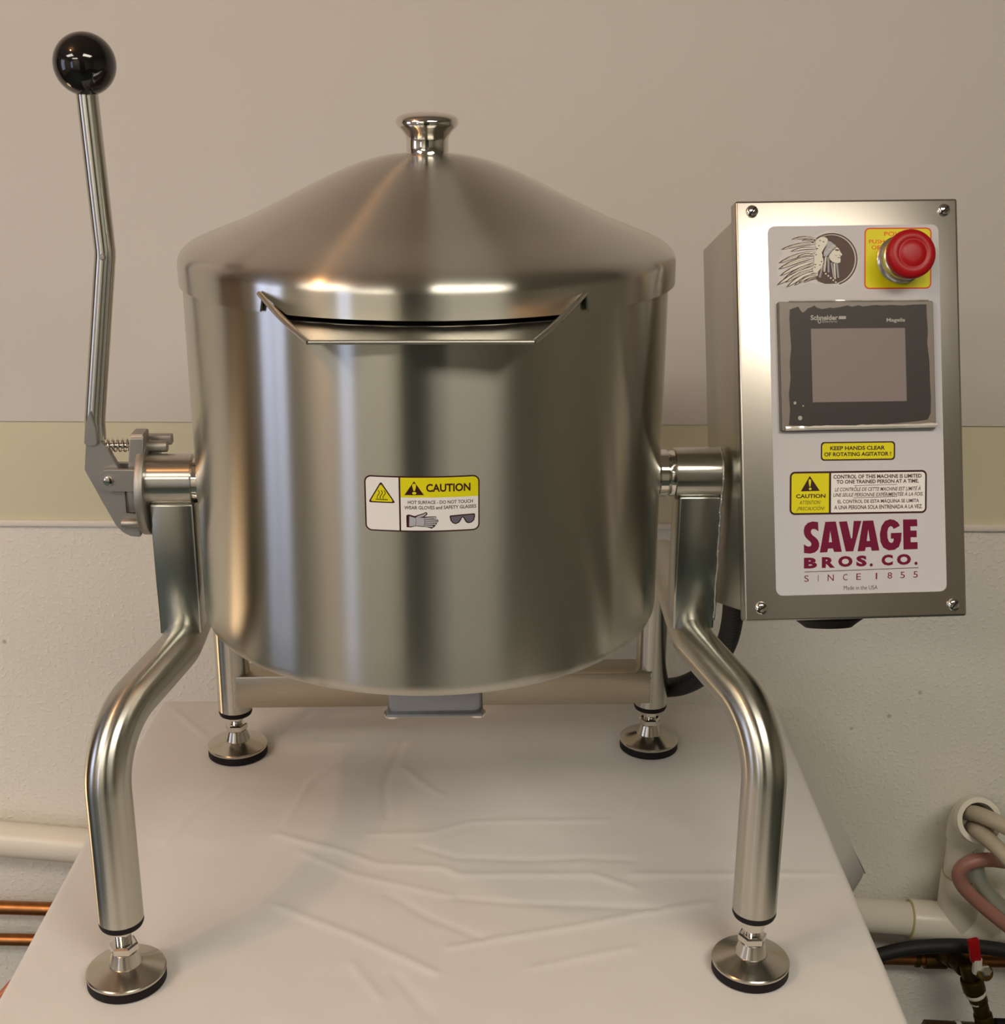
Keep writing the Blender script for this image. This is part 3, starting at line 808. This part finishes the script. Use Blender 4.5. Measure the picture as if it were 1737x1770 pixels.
p, q = CR4((690, 1562)), CR4((1034, 1604)); a.text('Made in the USA', p[0], p[1], q[0], q[1], M['lab_ink'], 1)
a.build('panel_overlay', facemap, cbox, 'grey printed overlay with maroon lettering')

# keep hands clear sticker
a = Art()
a.rrect(1417.5, 761, 1547.8, 793.5, 6, M['lab_brown'], 1); a.rrect(1419.9, 763.3, 1545.3, 791, 5, M['lab_yellow'], 2)
a.text('KEEP HANDS CLEAR', 1433.8, 768.5, 1529.8, 775.5, M['lab_brown'], 3, bold=.03)
a.text('OF ROTATING AGITATOR !', 1423.5, 779, 1540.5, 786, M['lab_brown'], 3, bold=.03)
a.build('warning_label', facemap, cbox, 'yellow keep hands clear sticker')
# trilingual caution sticker
a = Art(); y0 = 812
a.rrect(1363.5, 811.5, 1604, 886.2, 9, M['lab_brown'], 1)
a.rrect(1366.7, 814.8, 1432.2, 883, 6, M['lab_yellow'], 2, (1, 0, 0, 1)); a.rrect(1435.8, 814.8, 1601, 883, 6, M['lab_white'], 2, (0, 1, 1, 0))
def CR4r(x0, y0, x1, y1): p, q = CR4((x0, y0)), CR4((x1, y1)); return p[0], p[1], q[0], q[1]
a.poly([CR4(p) for p in [(338,458),(440,609),(248,612)]], M['lab_brown'], 3)
a.poly([CR4(p) for p in [(326,497),(338,490),(352,497),(350,535),(343,567),(336,567),(328,535)]], M['lab_yellow'], 4)
p = CR4((343, 588)); a.ell(p[0], p[1], 2.4, 2.2, M['lab_yellow'], 4, 14)
a.text('CAUTION', *CR4r(200, 640, 498, 680), M['lab_brown'], 3, bold=.03)
a.text('ATTENTION!', *CR4r(235, 705, 452, 742), M['lab_brown'], 3, shear=.25)
a.text('\u00a1PRECAUCI\u00d3N!', *CR4r(208, 757, 490, 812), M['lab_brown'], 3, shear=.25)
a.text('CONTROL OF THIS MACHINE IS LIMITED', *CR4r(577, 452, 1475, 491), M['lab_ink'], 3, bold=.03)
a.text('TO ONE TRAINED PERSON AT A TIME.', *CR4r(610, 503, 1446, 541), M['lab_ink'], 3, bold=.03)
a.line([CR4((790, 562)), CR4((1225, 556))], .8, M['lab_ink'], 3)
a.text('LE CONTR\u00d4LE DE CETTE MACHINE EST LIMIT\u00c9 \u00c0', *CR4r(592, 570, 1465, 618), M['lab_ink'], 3, shear=.25, bold=.014)
a.text('UNE SEULE PERSONNE EXP\u00c9RIMENT\u00c9E \u00c0 LA FOIS.', *CR4r(577, 625, 1492, 672), M['lab_ink'], 3, shear=.25, bold=.014)
a.line([CR4((780, 684)), CR4((1225, 677))], .8, M['lab_ink'], 3)
a.text('EL CONTROL DE ESTA M\u00c1QUINA SE LIMITA', *CR4r(622, 693, 1450, 744), M['lab_ink'], 3, bold=.02)
a.text('A UNA PERSONA SOLA ENTRENADA A LA VEZ.', *CR4r(588, 757, 1485, 798), M['lab_ink'], 3, bold=.02)
a.build('warning_label', facemap, cbox, 'yellow and white three-language caution sticker')

# chief's head emblem
a = Art()
def C7(p): return (1330+p[0]/10.218, 395+p[1]/10.218)
cr, sp = M['lab_cream'], M['lab_sepia']
def arc(cx, cy, r, w, a0, a1, m_, z, n=40):
    pts = [(cx+(r+w/2)*math.cos(math.radians(a0+(a1-a0)*k/n)), cy+(r+w/2)*math.sin(math.radians(a0+(a1-a0)*k/n))) for k in range(n+1)]
    pts += [(cx+(r-w/2)*math.cos(math.radians(a1-(a1-a0)*k/n)), cy+(r-w/2)*math.sin(math.radians(a1-(a1-a0)*k/n))) for k in range(n+1)]
    for i in range(n):
        a.poly([C7(pts[i]), C7(pts[i+1]), C7(pts[2*n-i]), C7(pts[2*n+1-i])], m_, z)
halo = [(310,160),(420,105),(600,85),(730,110),(850,50),(1000,18),(1180,45),(1340,130),(1460,260),(1530,400),(1555,560),(1530,720),(1440,870),(1310,960),(1200,995),(1000,965),(640,930),(470,990),(250,1030),(270,970),(50,985),(130,850),(95,830),(85,700),(85,590),(200,400),(140,350),(260,270),(420,210)]
a.poly([C7(p) for p in halo], M['lab_halo'], 1)
arc(1060, 520, 455, 26, -140, 72, sp, 2)
a.poly([C7((1050+430*math.cos(math.radians(t)), 520+430*math.sin(math.radians(t)))) for t in range(-125, 80, 6)] + [C7((1130, 930)), C7((820, 880)), C7((830, 500)), C7((850, 200))], sp, 3)
# feathers: root near the head, tip to the left
FE = [((790,160),(335,165),42),((770,215),(520,190),30),((760,240),(150,345),48),((770,330),(320,380),40),((760,390),(105,585),55),((740,450),(440,480),36),((740,480),(105,690),60),((730,560),(130,810),52),((740,600),(200,860),46),((730,660),(75,975),58),((740,700),(230,925),48),((740,740),(250,1010),56),((770,780),(390,980),46),((790,810),(470,930),40),((800,850),(560,930),34)]
for i, (rt, tp, w) in enumerate(FE):
    dx, dy = tp[0]-rt[0], tp[1]-rt[1]; L = math.hypot(dx, dy); nx, ny = -dy/L, dx/L
    def fe(wd, sc, m_, z):
        pts = []
        prof = [(0, .35), (.2, .8), (.45, 1), (.7, .9), (.88, .55), (1, 0)]
        for t, k in prof: pts.append((rt[0]+dx*t*sc+nx*wd*k, rt[1]+dy*t*sc+ny*wd*k-30*math.sin(t*PI)))
        for t, k in reversed(prof[:-1]): pts.append((rt[0]+dx*t*sc-nx*wd*k, rt[1]+dy*t*sc-ny*wd*k-30*math.sin(t*PI)))
        a.poly([C7(p) for p in pts], m_, z)
    z0 = 3+i*.8
    fe(w*.70, 1.0, sp, z0); fe(w*.70-14, .92, cr, z0+.4)
    if i % 2 == 0: a.line([C7((rt[0]+dx*t, rt[1]+dy*t-30*math.sin(t*PI))) for t in (.12, .35, .6, .8)], .7, sp, z0+.6)
Z = 17
# fluffy bonnet band
a.poly([C7(p) for p in [(800,170),(860,130),(930,125),(985,160),(990,210),(960,270),(920,330),(880,400),(900,470),(915,560),(900,640),(850,700),(800,760),(740,760),(725,700),(750,600),(745,500),(760,420),(800,350),(765,280),(775,220)]], cr, Z)
for px_, py_ in ((850,190),(910,210),(830,280),(800,330),(780,440),(770,610),(880,560),(900,480),(760,660),(850,620)):
    p = C7((px_, py_)); a.ell(p[0], p[1], 1.6, .9, sp, Z+1, 8)
# brow band with beads
a.poly([C7(p) for p in [(985,190),(1050,215),(1120,270),(1145,300),(1090,340),(1040,390),(1005,440),(960,480),(910,460),(920,380),(960,300),(975,240)]], M['lab_gloves'], Z)
for t in range(6):
    p = C7((1105-t*32, 275+t*30-(t % 2)*12)); a.ell(p[0], p[1], 1.7, 1.7, cr, Z+1, 10); a.ell(p[0], p[1], .8, .8, sp, Z+2, 8)
a.line([C7((1145, 305)), C7((1060, 380)), C7((1010, 450))], .8, sp, Z+2)
# face in profile
a.poly([C7(p) for p in [(1145,305),(1185,330),(1205,375),(1245,435),(1240,455),(1215,462),(1222,485),(1210,500),(1222,520),(1215,550),(1218,575),(1180,588),(1120,585),(1070,565),(1030,525),(1008,470),(1025,420),(1075,365)]], cr, Z+1)
a.poly([C7(p) for p in [(1115,345),(1185,345),(1190,368),(1150,375),(1118,362)]], sp, Z+2)
a.line([C7((1165, 495)), C7((1212, 492))], 1.0, sp, Z+2); a.line([C7((1190,440)), C7((1215, 460))], .8, sp, Z+2); a.line([C7((1120,450)), C7((1150,462))], .8, sp, Z+2)
# hair tails
for xs, c in (((955, 490, 930, 730), cr), ((1000, 490, 1005, 740), M['lab_gloves']), ((1060, 590, 1100, 830), M['lab_gloves']), ((1110, 600, 1125, 860), cr), ((1155, 600, 1180, 840), M['lab_gloves']), ((905, 620, 850, 830), M['lab_gloves'])):
    a.line([C7((xs[0], xs[1])), C7((xs[2], xs[3]))], 3.4, c, Z+1); a.line([C7((xs[0]+8, xs[1])), C7((xs[2]+8, xs[3]))], .6, sp, Z+2)
a.poly([C7(p) for p in [(770,830),(930,740),(1000,760),(1150,890),(1160,940),(950,945),(820,900)]], sp, Z)
for t in range(5):
    p = C7((955+t*45, 775+t*38)); a.ell(p[0], p[1], 1.5, 1.5, cr, Z+2, 10)
a.build('emblem', facemap, cbox, 'sepia emblem of a profile head in feathered headdress')

# touch screen -----------------------------------------------------------
def fl(x, y, h): # artwork coordinates + height in metres above the panel
    p = facemap(x, y, 0); return p + (BO.to_3x3() @ Vector((0, -1, 0)))*h
def plate_on_face(name, pts, h0, h1, mat, parent, label=None, bev=.0008):
    bm = B(); lo = [bm.verts.new(fl(x, y, h0)) for x, y in pts]; hi = [bm.verts.new(fl(x, y, h1)) for x, y in pts]
    bm.faces.new(lo); bm.faces.new(hi[::-1]); n_ = len(pts)
    for i in range(n_): bm.faces.new((lo[i], hi[i], hi[(i+1) % n_], lo[(i+1) % n_]))
    if bev: bmesh.ops.bevel(bm, geom=bm.edges[:], offset=bev, segments=2, affect='EDGES')
    return obj(name, bm, mat, parent, label, angle=30)
plate_on_face('touch_screen', [(1338, 520), (1609, 520), (1616, 741), (1345, 742)], .0, .0055, M['scr_frame'], cbox, 'dark framed touch screen under protective film')
a = Art()
def CS(p): return (1320+p[0]/5.603, 500+p[1]/5.603)
def zh(h): return h/LZ
Hs = zh(.0056)
a.poly([CS(p) for p in [(110,118),(1612,118),(1650,1340),(150,1348)]], M['scr_film'], Hs)
a.poly([CS(p) for p in [(215,190),(240,178),(275,168),(300,160),(318,195),(340,218),(365,205),(390,178),(430,165),(455,150),(480,172),(530,186),(570,180),(600,172),(640,178),(690,170),(730,162),(780,152),(815,165),(850,160),(885,150),(930,164),(1000,155),(1060,150),(1120,156),(1200,150),(1320,158),(1400,150),(1480,148),(1552,148),(1556,260),(1568,400),(1562,520),(1585,700),(1592,900),(1602,1050),(1600,1200),(1570,1262),(1480,1275),(1300,1290),(1100,1305),(900,1312),(700,1310),(500,1318),(330,1310),(215,1300),(225,1150),(212,1000),(228,850),(218,700),(232,560),(220,400),(212,280)]], M['scr_bezel'], Hs+1)
a.poly([CS(p) for p in [(422,374),(1342,374),(1365,1080),(445,1082)]], M['scr_glass'], Hs+2)
a.text('Schneider', *[v for p in (CS((418, 243)), CS((686, 292))) for v in p], M['scr_print'], Hs+2, bold=.03)
a.poly([CS(p) for p in [(694,255),(764,255),(764,284),(692,284)]], M['scr_print'], Hs+2)
a.text('Electric', *[v for p in (CS((535, 292)), CS((680, 316))) for v in p], M['scr_print'], Hs+2)
a.text('Magelis', *[v for p in (CS((1160, 278)), CS((1342, 324))) for v in p], M['scr_print'], Hs+2, bold=.025)
p = CS((505, 303)); a.ell(p[0], p[1], 3.2, 4, M['scr_print'], Hs+2, 16); a.ell(p[0], p[1], 1.7, 2.4, M['scr_bezel'], Hs+3, 14)
for cx, cy, r in ((272, 1087, 2.6), (323, 1232, 3.8), (352, 1115, 1.4)):
    p = CS((cx, cy)); a.ell(p[0], p[1], r, r, M['scr_print'], Hs+2, 16)
a.build('screen_face', facemap, cbox, 'screen display and bezel with peeling film edge')
# loose film edges catching the light
M['film_clear'] = simple('crinkled_film', (.62, .60, .54), .12, coat=.6, bump=.6, bscale=90)
bm = B(); random.seed(3)
def ribbon(p0, p1, w, n_):
    prev = None
    for k in range(n_+1):
        t = k/n_; x = p0[0]+(p1[0]-p0[0])*t; y = p0[1]+(p1[1]-p0[1])*t
        j = random.uniform(-1, 1)
        v0 = bm.verts.new(fl(x, y-w*.5+j*.8, .0062+random.uniform(0, .001))); v1 = bm.verts.new(fl(x, y, .0068+random.uniform(0, .0012))); v2 = bm.verts.new(fl(x, y+w*.5, .0060))
        if prev: bm.faces.new((prev[0], v0, v1, prev[1])); bm.faces.new((prev[1], v1, v2, prev[2]))
        prev = (v0, v1, v2)
ribbon((1352, 738), (1617, 735), 7, 26)
obj('film_edge', bm, M['film_clear'], cbox, angle=20); bm = B()
ribbon((1356, 519.5), (1600, 519.5), 3.4, 30)
obj('film_edge', bm, M['film_clear'], cbox, angle=20)

# emergency stop --------------------------------------------------------
a = Art()
a.rrect(1491.5, 391.5, 1609.5, 497.5, 9, M['lab_red'], 1); a.rrect(1493.8, 393.8, 1607.2, 495.2, 7, M['lab_yellow'], 2)
a.text('POWER', 1526, 398.5, 1576, 406, M['lab_red'], 3, bold=.01)
a.text('PUSH', 1499.5, 412, 1526.5, 418.8, M['lab_red'], 3, bold=.01)
a.text('OFF', 1504, 422, 1524, 429, M['lab_red'], 3, bold=.01)
a.text('PULL', 1578, 412, 1602, 418.8, M['lab_red'], 3, bold=.01)
a.text('ON', 1584, 422, 1597, 429, M['lab_red'], 3, bold=.01)
a.build('button_label', lambda x, y, z: facemap(x+.0303*(y-444)*0, y, z), cbox, 'yellow power sticker with red lettering')
CX, CY = 1553, 448
bc = (lambda h: ((CX-1471-.0303*(CY-705))*KPX, -h, -((CY-705)+.0085*(CX-1471))*KPX))
bm = B(); lathe_local(bm, [(0, 0), (.0195, 0), (.0200, .0010), (.0200, .0040), (.0185, .0052), (.0175, .0068), (.0180, .0085), (.0180, .0165), (.0165, .0175), (.0150, .0185), (.0130, .0200), (.0130, .0240), (0, .0240)], bc(0), 8*6)
obj('button_collar', bm, M['zinc'], cbox, angle=25)
bm = B(); lathe_local(bm, [(0, .0205), (.0125, .0205), (.0180, .0215), (.0195, .0230), (.0200, .0250), (.0199, .0285), (.0190, .0308), (.0168, .0322), (.0130, .0326), (.0118, .0321), (.0108, .0321), (.0096, .0328), (.0060, .0332), (0, .0333)], bc(0), 56)
obj('emergency_stop_button', bm, M['red'], cbox, label='red mushroom push button', angle=50)

# cable gland and conduit under the box -----------------------------------
bm = B(); 
g0 = bw(-.006, .060, -.172)
dn = (BO.to_3x3() @ Vector((0, 0, -1)))
add_lathe(bm, [(0, 0), (.028, 0), (.0295, .002), (.0295, .006), (.025, .009), (.020, .013), (0, .014)], g0, dn, 40)
obj('cable_gland', bm, M['black_rubber'], cbox)
HP = spline([(.303, .12, .272), (.3060, .127, .232), (.3085, .140, .204), (.3090, .160, .172), (.3055, .190, .1365), (.296, .220, .104), (.281, .250, .078), (.264, .280, .060), (.240, .298, .049), (.21, .310, .048)], 20)
bm = B(); add_sweep(bm, HP, .0112, 24, rfun=lambda i, r: r*(1.0 if i % 3 else .93))
obj('conduit_hose', bm, M['black_hose'], K, label='black corrugated conduit hose', angle=80)

# caution sticker on the kettle ------------------------------------------
a = Art(); wh, ye, br = M['lab_white'], M['lab_yellow'], M['lab_brown']
# artwork in the units of an enlargement, straightened: x 170..1522, y 105..840
a.rrect(172, 108, 1520, 838, 82, br, 1)
a.rrect(190, 126, 578, 820, 66, wh, 2, (1, 0, 0, 1)); a.rrect(598, 126, 1504, 820, 66, wh, 2, (0, 1, 1, 0))
a.rrect(598, 126, 1504, 384, 66, ye, 3, (0, 1, 0, 0))
def tri(pts, r, m_, z):
    out = []
    for i in range(3):
        p0, p1, p2 = Vector(pts[i-1]), Vector(pts[i]), Vector(pts[(i+1) % 3])
        d0 = (p0-p1).normalized(); d1 = (p2-p1).normalized()
        A_, C_ = p1+d0*r, p1+d1*r
        for k in range(5): t = k/4; out.append(tuple(A_*(1-t)**2+p1*2*t*(1-t)+C_*t*t))
    a.poly(out, m_, z)
tri([(370, 180), (540, 462), (215, 462)], 34, br, 3); tri([(370, 212), (513, 446), (241, 446)], 30, ye, 4)
for x0 in (345, 380, 415):
    a.line([(x0-8+14*math.sin(t*1.0), 300+t*19) for t in [k*.5 for k in range(12)]], 9, br, 5)
a.line([(308, 418), (445, 418)], 11, br, 5)
tri([(757, 172), (870, 352), (643, 352)], 3, br, 4)
a.poly([(735, 212), (757, 200), (780, 212), (778, 250), (766, 298), (750, 298), (738, 250)], ye, 5); a.ell(758, 326, 25, 17, ye, 5, 20)
a.text('CAUTION', 896, 206, 1412, 312, br, 4, bold=.03)
a.text('HOT SURFACE - DO NOT TOUCH', 680, 424, 1440, 470, M['lab_ink'], 3, bold=.02)
a.text('WEAR GLOVES and SAFETY GLASSES', 640, 494, 1480, 540, M['lab_ink'], 3, bold=.02)
# gloves
gl = [(660,620),(685,605),(760,628),(800,610),(860,590),(888,572),(908,588),(905,610),(872,636),(1005,632),(1012,652),(960,660),(1022,668),(1030,682),(1036,700),(1020,716),(1012,738),(1000,752),(985,775),(955,795),(900,775),(830,768),(770,762),(710,778),(662,776)]
a.poly(gl, br, 4)
a.poly([(696,628),(762,650),(775,645),(868,650),(862,762),(775,755),(705,766),(692,760)], M['lab_gloves'], 5)
a.poly([(775,640),(805,622),(862,603),(888,585),(896,597),(860,632),(800,650)], M['lab_gloves'], 5)
for k, (x1, y) in enumerate(((1000, 645), (1018, 676), (1022, 704), (1000, 732), (965, 762))):
    a.line([(868, 660+k*24), (x1, y+4)], 19, M['lab_gloves'], 5+k*.2); 
a.line([(770, 650), (775, 700), (768, 760)], 4, br, 6); a.line([(872, 655), (880, 700), (868, 762)], 4, br, 6.5)
# glasses
gs = [(1165,640),(1172,626),(1300,618),(1455,612),(1466,625),(1465,660),(1452,705),(1425,732),(1390,740),(1360,728),(1338,690),(1325,662),(1312,660),(1300,690),(1275,728),(1235,744),(1200,730),(1175,695)]
a.poly(gs, br, 4)
cxg, cyg = 1316, 672
a.poly([(1180,643),(1300,634),(1452,628),(1450,660),(1438,700),(1415,722),(1390,727),(1367,712),(1348,676),(1330,648),(1306,648),(1288,684),(1265,716),(1235,730),(1208,718),(1188,690)], M['lab_lens'], 5)
SK = (.0478+.0366)/1350*1.005
def kmap(x, y, z):
    u = (x-846)*SK-.0074; zz = .4466-(y-473)*SK*.93; r = R+.0001+LZ*z*.8
    th = (u+.0052)/R
    return Vector((r*math.sin(th), -r*math.cos(th), zz))
a.build('caution_label', kmap, body, 'white and yellow hot surface caution sticker', cut=(180, 1520, 40))

# ================================================================== lid (rests on the kettle)
lid = empty('kettle_lid', (0, 0, .582), 'brushed steel domed lid with polished knob on the kettle', 'lid')
# profile of the outer surface (r, z) from rim to centre
LP = [(.2056, .5965), (.2052, .6015), (.2030, .6065), (.1990, .6105), (.1930, .6140), (.1830, .6183), (.1715, .6228), (.1520, .6305), (.1320, .6398), (.1124, .6495), (.0950, .6583), (.0780, .6663), (.0620, .6730), (.0460, .6782), (.0310, .6813), (.0170, .6828)]
fine = spline([(r, 0, z) for r, z in LP], 4)
LPf = [(p.x, p.z) for p in fine]
bm = B(); cols = []
for k in range(NT*2):
    th = 2*PI*k/(NT*2) - PI/2
    d = math.degrees(abs(((th+PI/2+PI) % (2*PI))-PI))
    zb = .5820
    if 28.4 < d < 34.9: zb = .5820 + .0140*(d-28.4)/6.5      # notch that clears the pour lip's cheek
    pts = [(.2035, .6), (.2035, zb), (.2056, zb), (.2056, .5965)] + LPf
    cols.append([bm.verts.new((r*math.cos(th), r*math.sin(th), z)) for r, z in pts])
ct = bm.verts.new((0, 0, .6832))
nk = len(cols)
for k in range(nk):
    A, C_ = cols[k], cols[(k+1) % nk]
    for i in range(len(A)-1):
        if i == 3: continue
        bm.faces.new((A[i], C_[i], C_[i+1], A[i+1]))
    bm.faces.new((ct, A[-1], C_[-1]))
    bm.faces.new((A[3], C_[3], C_[4], A[4]))
bmesh.ops.remove_doubles(bm, verts=bm.verts[:], dist=1e-6)
obj('lid_shell', bm, M['lid'], lid, angle=50)
bm = B(); add_lathe(bm, [(0, 0), (.0176, 0), (.0176, .0010), (.0172, .0015), (.0172, .0118), (.0180, .0150), (.0205, .0185), (.0240, .0218), (.0256, .0248), (.0252, .0278), (.0232, .0302), (.0190, .0320), (.0120, .0333), (.0050, .0338), (0, .0338)], (0, 0, .6815), (0, 0, 1), 72)
obj('lid_knob', bm, M['chrome'], lid, label='mirror-polished knob', angle=60)

# ================================================================== wall plumbing
def pz_(x): return -.3125-.096*x
PY = .455
def seg_pipe(bm, x0, x1, r, n=40): add_cyl(bm, (x0, PY, pz_(x0)), (x1, PY, pz_(x1)), r, n, .0015)
drain = empty('drain_pipe', (.6, PY, pz_(.6)), 'white plastic drain pipe along the wall with upturned open branch', 'pipe')
bm = B(); seg_pipe(bm, -1.6, 1.1, .0235); obj('pipe_run', bm, M['pvc'], drain)
bm = B(); seg_pipe(bm, .634, .752, .0275)
add_cyl(bm, (.7, PY, pz_(.7)), (.7, PY, -.300), .0275, 40, .0015)
obj('wye_fitting', bm, M['pvc'], drain, angle=30)
bm = B(); seg_pipe(bm, .6325, .6348, .0264); obj('joint_ring', bm, M['pvc_glue'], drain)
bm = B(); add_cyl(bm, (.7, PY, -.3005), (.7, PY, -.2985), .0262, 40)
obj('joint_ring', bm, M['pvc_glue'], drain)
bm = B(); add_cyl(bm, (.7, PY, -.31), (.7, PY, -.235), .0250, 40); obj('riser', bm, M['pvc'], drain)
# elbow with open mouth
mouth = Vector((.6925, .402, -.184)); md_ = Vector((.04, -.86, .46)).normalized()
ep = spline([(.7, PY, -.245), (.7, PY-.001, -.222), (.7, PY-.014, -.200), mouth-md_*.022, mouth], 8)
bm = B(); ro = add_sweep(bm, ep, .0272, 40, caps=False, rfun=lambda i, r: r if i < len(ep)-6 else r*1.10)
ri = add_sweep(bm, ep, .0232, 40, caps=False)
for k in range(40):
    k2 = (k+1) % 40; bm.faces.new((ro[-1][k], ro[-1][k2], ri[-1][k2], ri[-1][k])); bm.faces.new((ro[0][k2], ro[0][k], ri[0][k], ri[0][k2]))
obj('elbow', bm, M['pvc'], drain, angle=50)
bm = B(); add_box(bm, (.7035, PY-.0252, -.256), (.003, .0015, .015), .0004, Matrix.Rotation(-.2, 3, 'Y'))
obj('ink_mark', bm, M['black_rubber'], drain)

def hose(name, pts, r, mat, label, n=14, group=None, rfun=None, cat='hose'):
    bm = B(); add_sweep(bm, spline(pts, n), r, 20, rfun=rfun)
    o = obj(name, bm, mat, angle=80); tag(o, label, cat, group); return o
rib = lambda i, r: r*(1 if i % 2 else .93)
hose('drain_hose', [(.688, .448, -.196), (.684, .425, -.186), (.688, .395, -.171), (.708, .37, -.170), (.742, .35, -.184), (.80, .34, -.208)], .0105, M['hose_beige'], 'upper ribbed beige hose coming out of the open drain pipe', 30, rfun=rib)
hose('drain_hose', [(.705, .440, -.216), (.690, .415, -.203), (.688, .385, -.192), (.702, .355, -.196), (.724, .335, -.216), (.765, .33, -.254)], .0105, M['hose_beige'], 'lower ribbed beige hose coming out of the open drain pipe', 30, rfun=rib)
hose('braided_hose', [(.80, .385, -.236), (.74, .385, -.236), (.705, .387, -.2335), (.680, .389, -.240), (.670, .390, -.256), (.676, .389, -.274), (.695, .387, -.294), (.718, .385, -.314), (.75, .383, -.34)], .0095, M['hose_pink'], 'pink braided hose curling in front of the drain pipe', 12)
hose('clear_hose', [(.702, .400, -.235), (.696, .402, -.247), (.700, .402, -.267), (.712, .400, -.287), (.730, .398, -.308), (.76, .396, -.335)], .0105, M['hose_grey'], 'greenish clear hose behind the pink braided hose', 12)
hose('black_hose', [(.50, .425, -.455), (.56, .424, -.423), (.60, .423, -.406), (.64, .422, -.396), (.69, .422, -.393), (.74, .422, -.397), (.80, .422, -.41), (.86, .422, -.43)], .0098, M['black_hose'], 'thick black hose arching below the white drain pipe', 10, cat='hose')
hose('red_hose', [(-.68, .30, -.455), (-.62, .30, -.425), (-.58, .30, -.397), (-.545, .30, -.360), (-.50, .30, -.33)], .0105, M['orange_hose'], 'rusty red hose at the lower left behind the tablecloth', 10)
def cu_pipe(x0, z0, x1, z1, label, r=.0095):
    bm = B(); add_cyl(bm, (x0, .472, z0), (x1, .472, z1), r, 28); return tag(obj('copper_pipe', bm, M['copper']), label, 'pipe')
cu_pipe(-1.6, -.345, -.30, -.385, 'upper copper pipe left of the table, below the white pipe')
cu_pipe(-1.6, -.410, -.30, -.434, 'lowest dark copper pipe left of the table', .0085)
cp = empty('copper_pipe', (.65, .472, -.4535), 'copper water pipe right of the table with brass valve', 'pipe')
bm = B(); add_cyl(bm, (.40, .472, -.4455), (1.2, .472, -.4635), .0105, 28); obj('pipe_run', bm, M['copper'], cp)
bm = B(); add_cyl(bm, (.655, .472, -.4515), (.662, .472, -.4517), .0125, 24, .001); add_cyl(bm, (.668, .472, -.452), (.700, .472, -.4525), .014, 24, .001)
add_cyl(bm, (.690, .470, -.452), (.690, .470, -.420), .013, 24, .001); add_cyl(bm, (.690, .472, -.437), (.700, .440, -.430), .0135, 20, .001)
obj('tee_fitting', bm, M['brass'], cp)
bm = B()
add_cyl(bm, (.699, .445, -.428), (.705, .415, -.425), .0125, 24, .001)
path = [(.704, .405, -.409), (.711, .404, -.432), (.718, .403, -.452), (.726, .402, -.470), (.733, .402, -.490), (.740, .402, -.512), (.745, .402, -.54)]
rs = (.0120, .0155, .0125, .0110, .0130, .0145, .0145)
for k in range(6): add_cyl(bm, path[k], path[k+1], rs[k], 12 if k in (1, 4) else 24, .0012)
add_lathe(bm, [(0, 0), (.009, 0), (.011, .003), (.011, .014), (0, .016)], (.717, .390, -.411), (.1, -.8, .5), 20)
obj('valve_body', bm, M['brass'], cp)
bm = B(); add_cyl(bm, (.7185, .4025, -.4535), (.7205, .4025, -.4580), .0138, 24, .0008); add_cyl(bm, (.7235, .402, -.4655), (.7248, .402, -.4685), .0122, 24, .0006)
obj('thread_tape', bm, M['ptfe'], cp)
bm = B(); add_lathe(bm, [(0, 0), (.0078, 0), (.0078, .004), (.006, .006), (0, .006)], (.7185, .380, -.402), (.1, -.8, .5), 6)
obj('handle_nut', bm, M['zinc'], cp, smooth=False)
bm = B(); add_sweep(bm, [(.7095, .386, -.408), (.7085, .384, -.3965), (.7075, .384, -.386)], .0065, 10)
obj('handle_stem', bm, M['ptfe'], cp)
bm = B(); add_box(bm, (.7015, .384, -.3715), (.015, .008, .036), .0025, Matrix.Rotation(-.22, 3, 'Y'))
obj('red_handle', bm, M['red'], cp)
manif = empty('brass_manifold', (.70, .40, -.52), 'dark brass manifold at the bottom right corner', 'fitting')
bm = B(); add_cyl(bm, (.655, .402, -.5165), (.728, .402, -.5205), .0135, 8, .001); obj('body', bm, M['brass'], manif)
bm = B(); add_cyl(bm, (.752, .402, -.512), (.84, .402, -.5165), .0125, 12, .001); obj('outlet', bm, M['black_rubber'], manif)
bm = B(); add_cyl(bm, (.698, .402, -.5187), (.705, .402, -.519), .0145, 20, .001); obj('tape_ring', bm, M['ptfe'], manif)

# the whole machine and its lid stand turned a little on the table
K.rotation_euler = (0, 0, YAW)
lid.rotation_euler = (0, 0, YAW)
K.location.x = .0010
lid.location.x = .0022
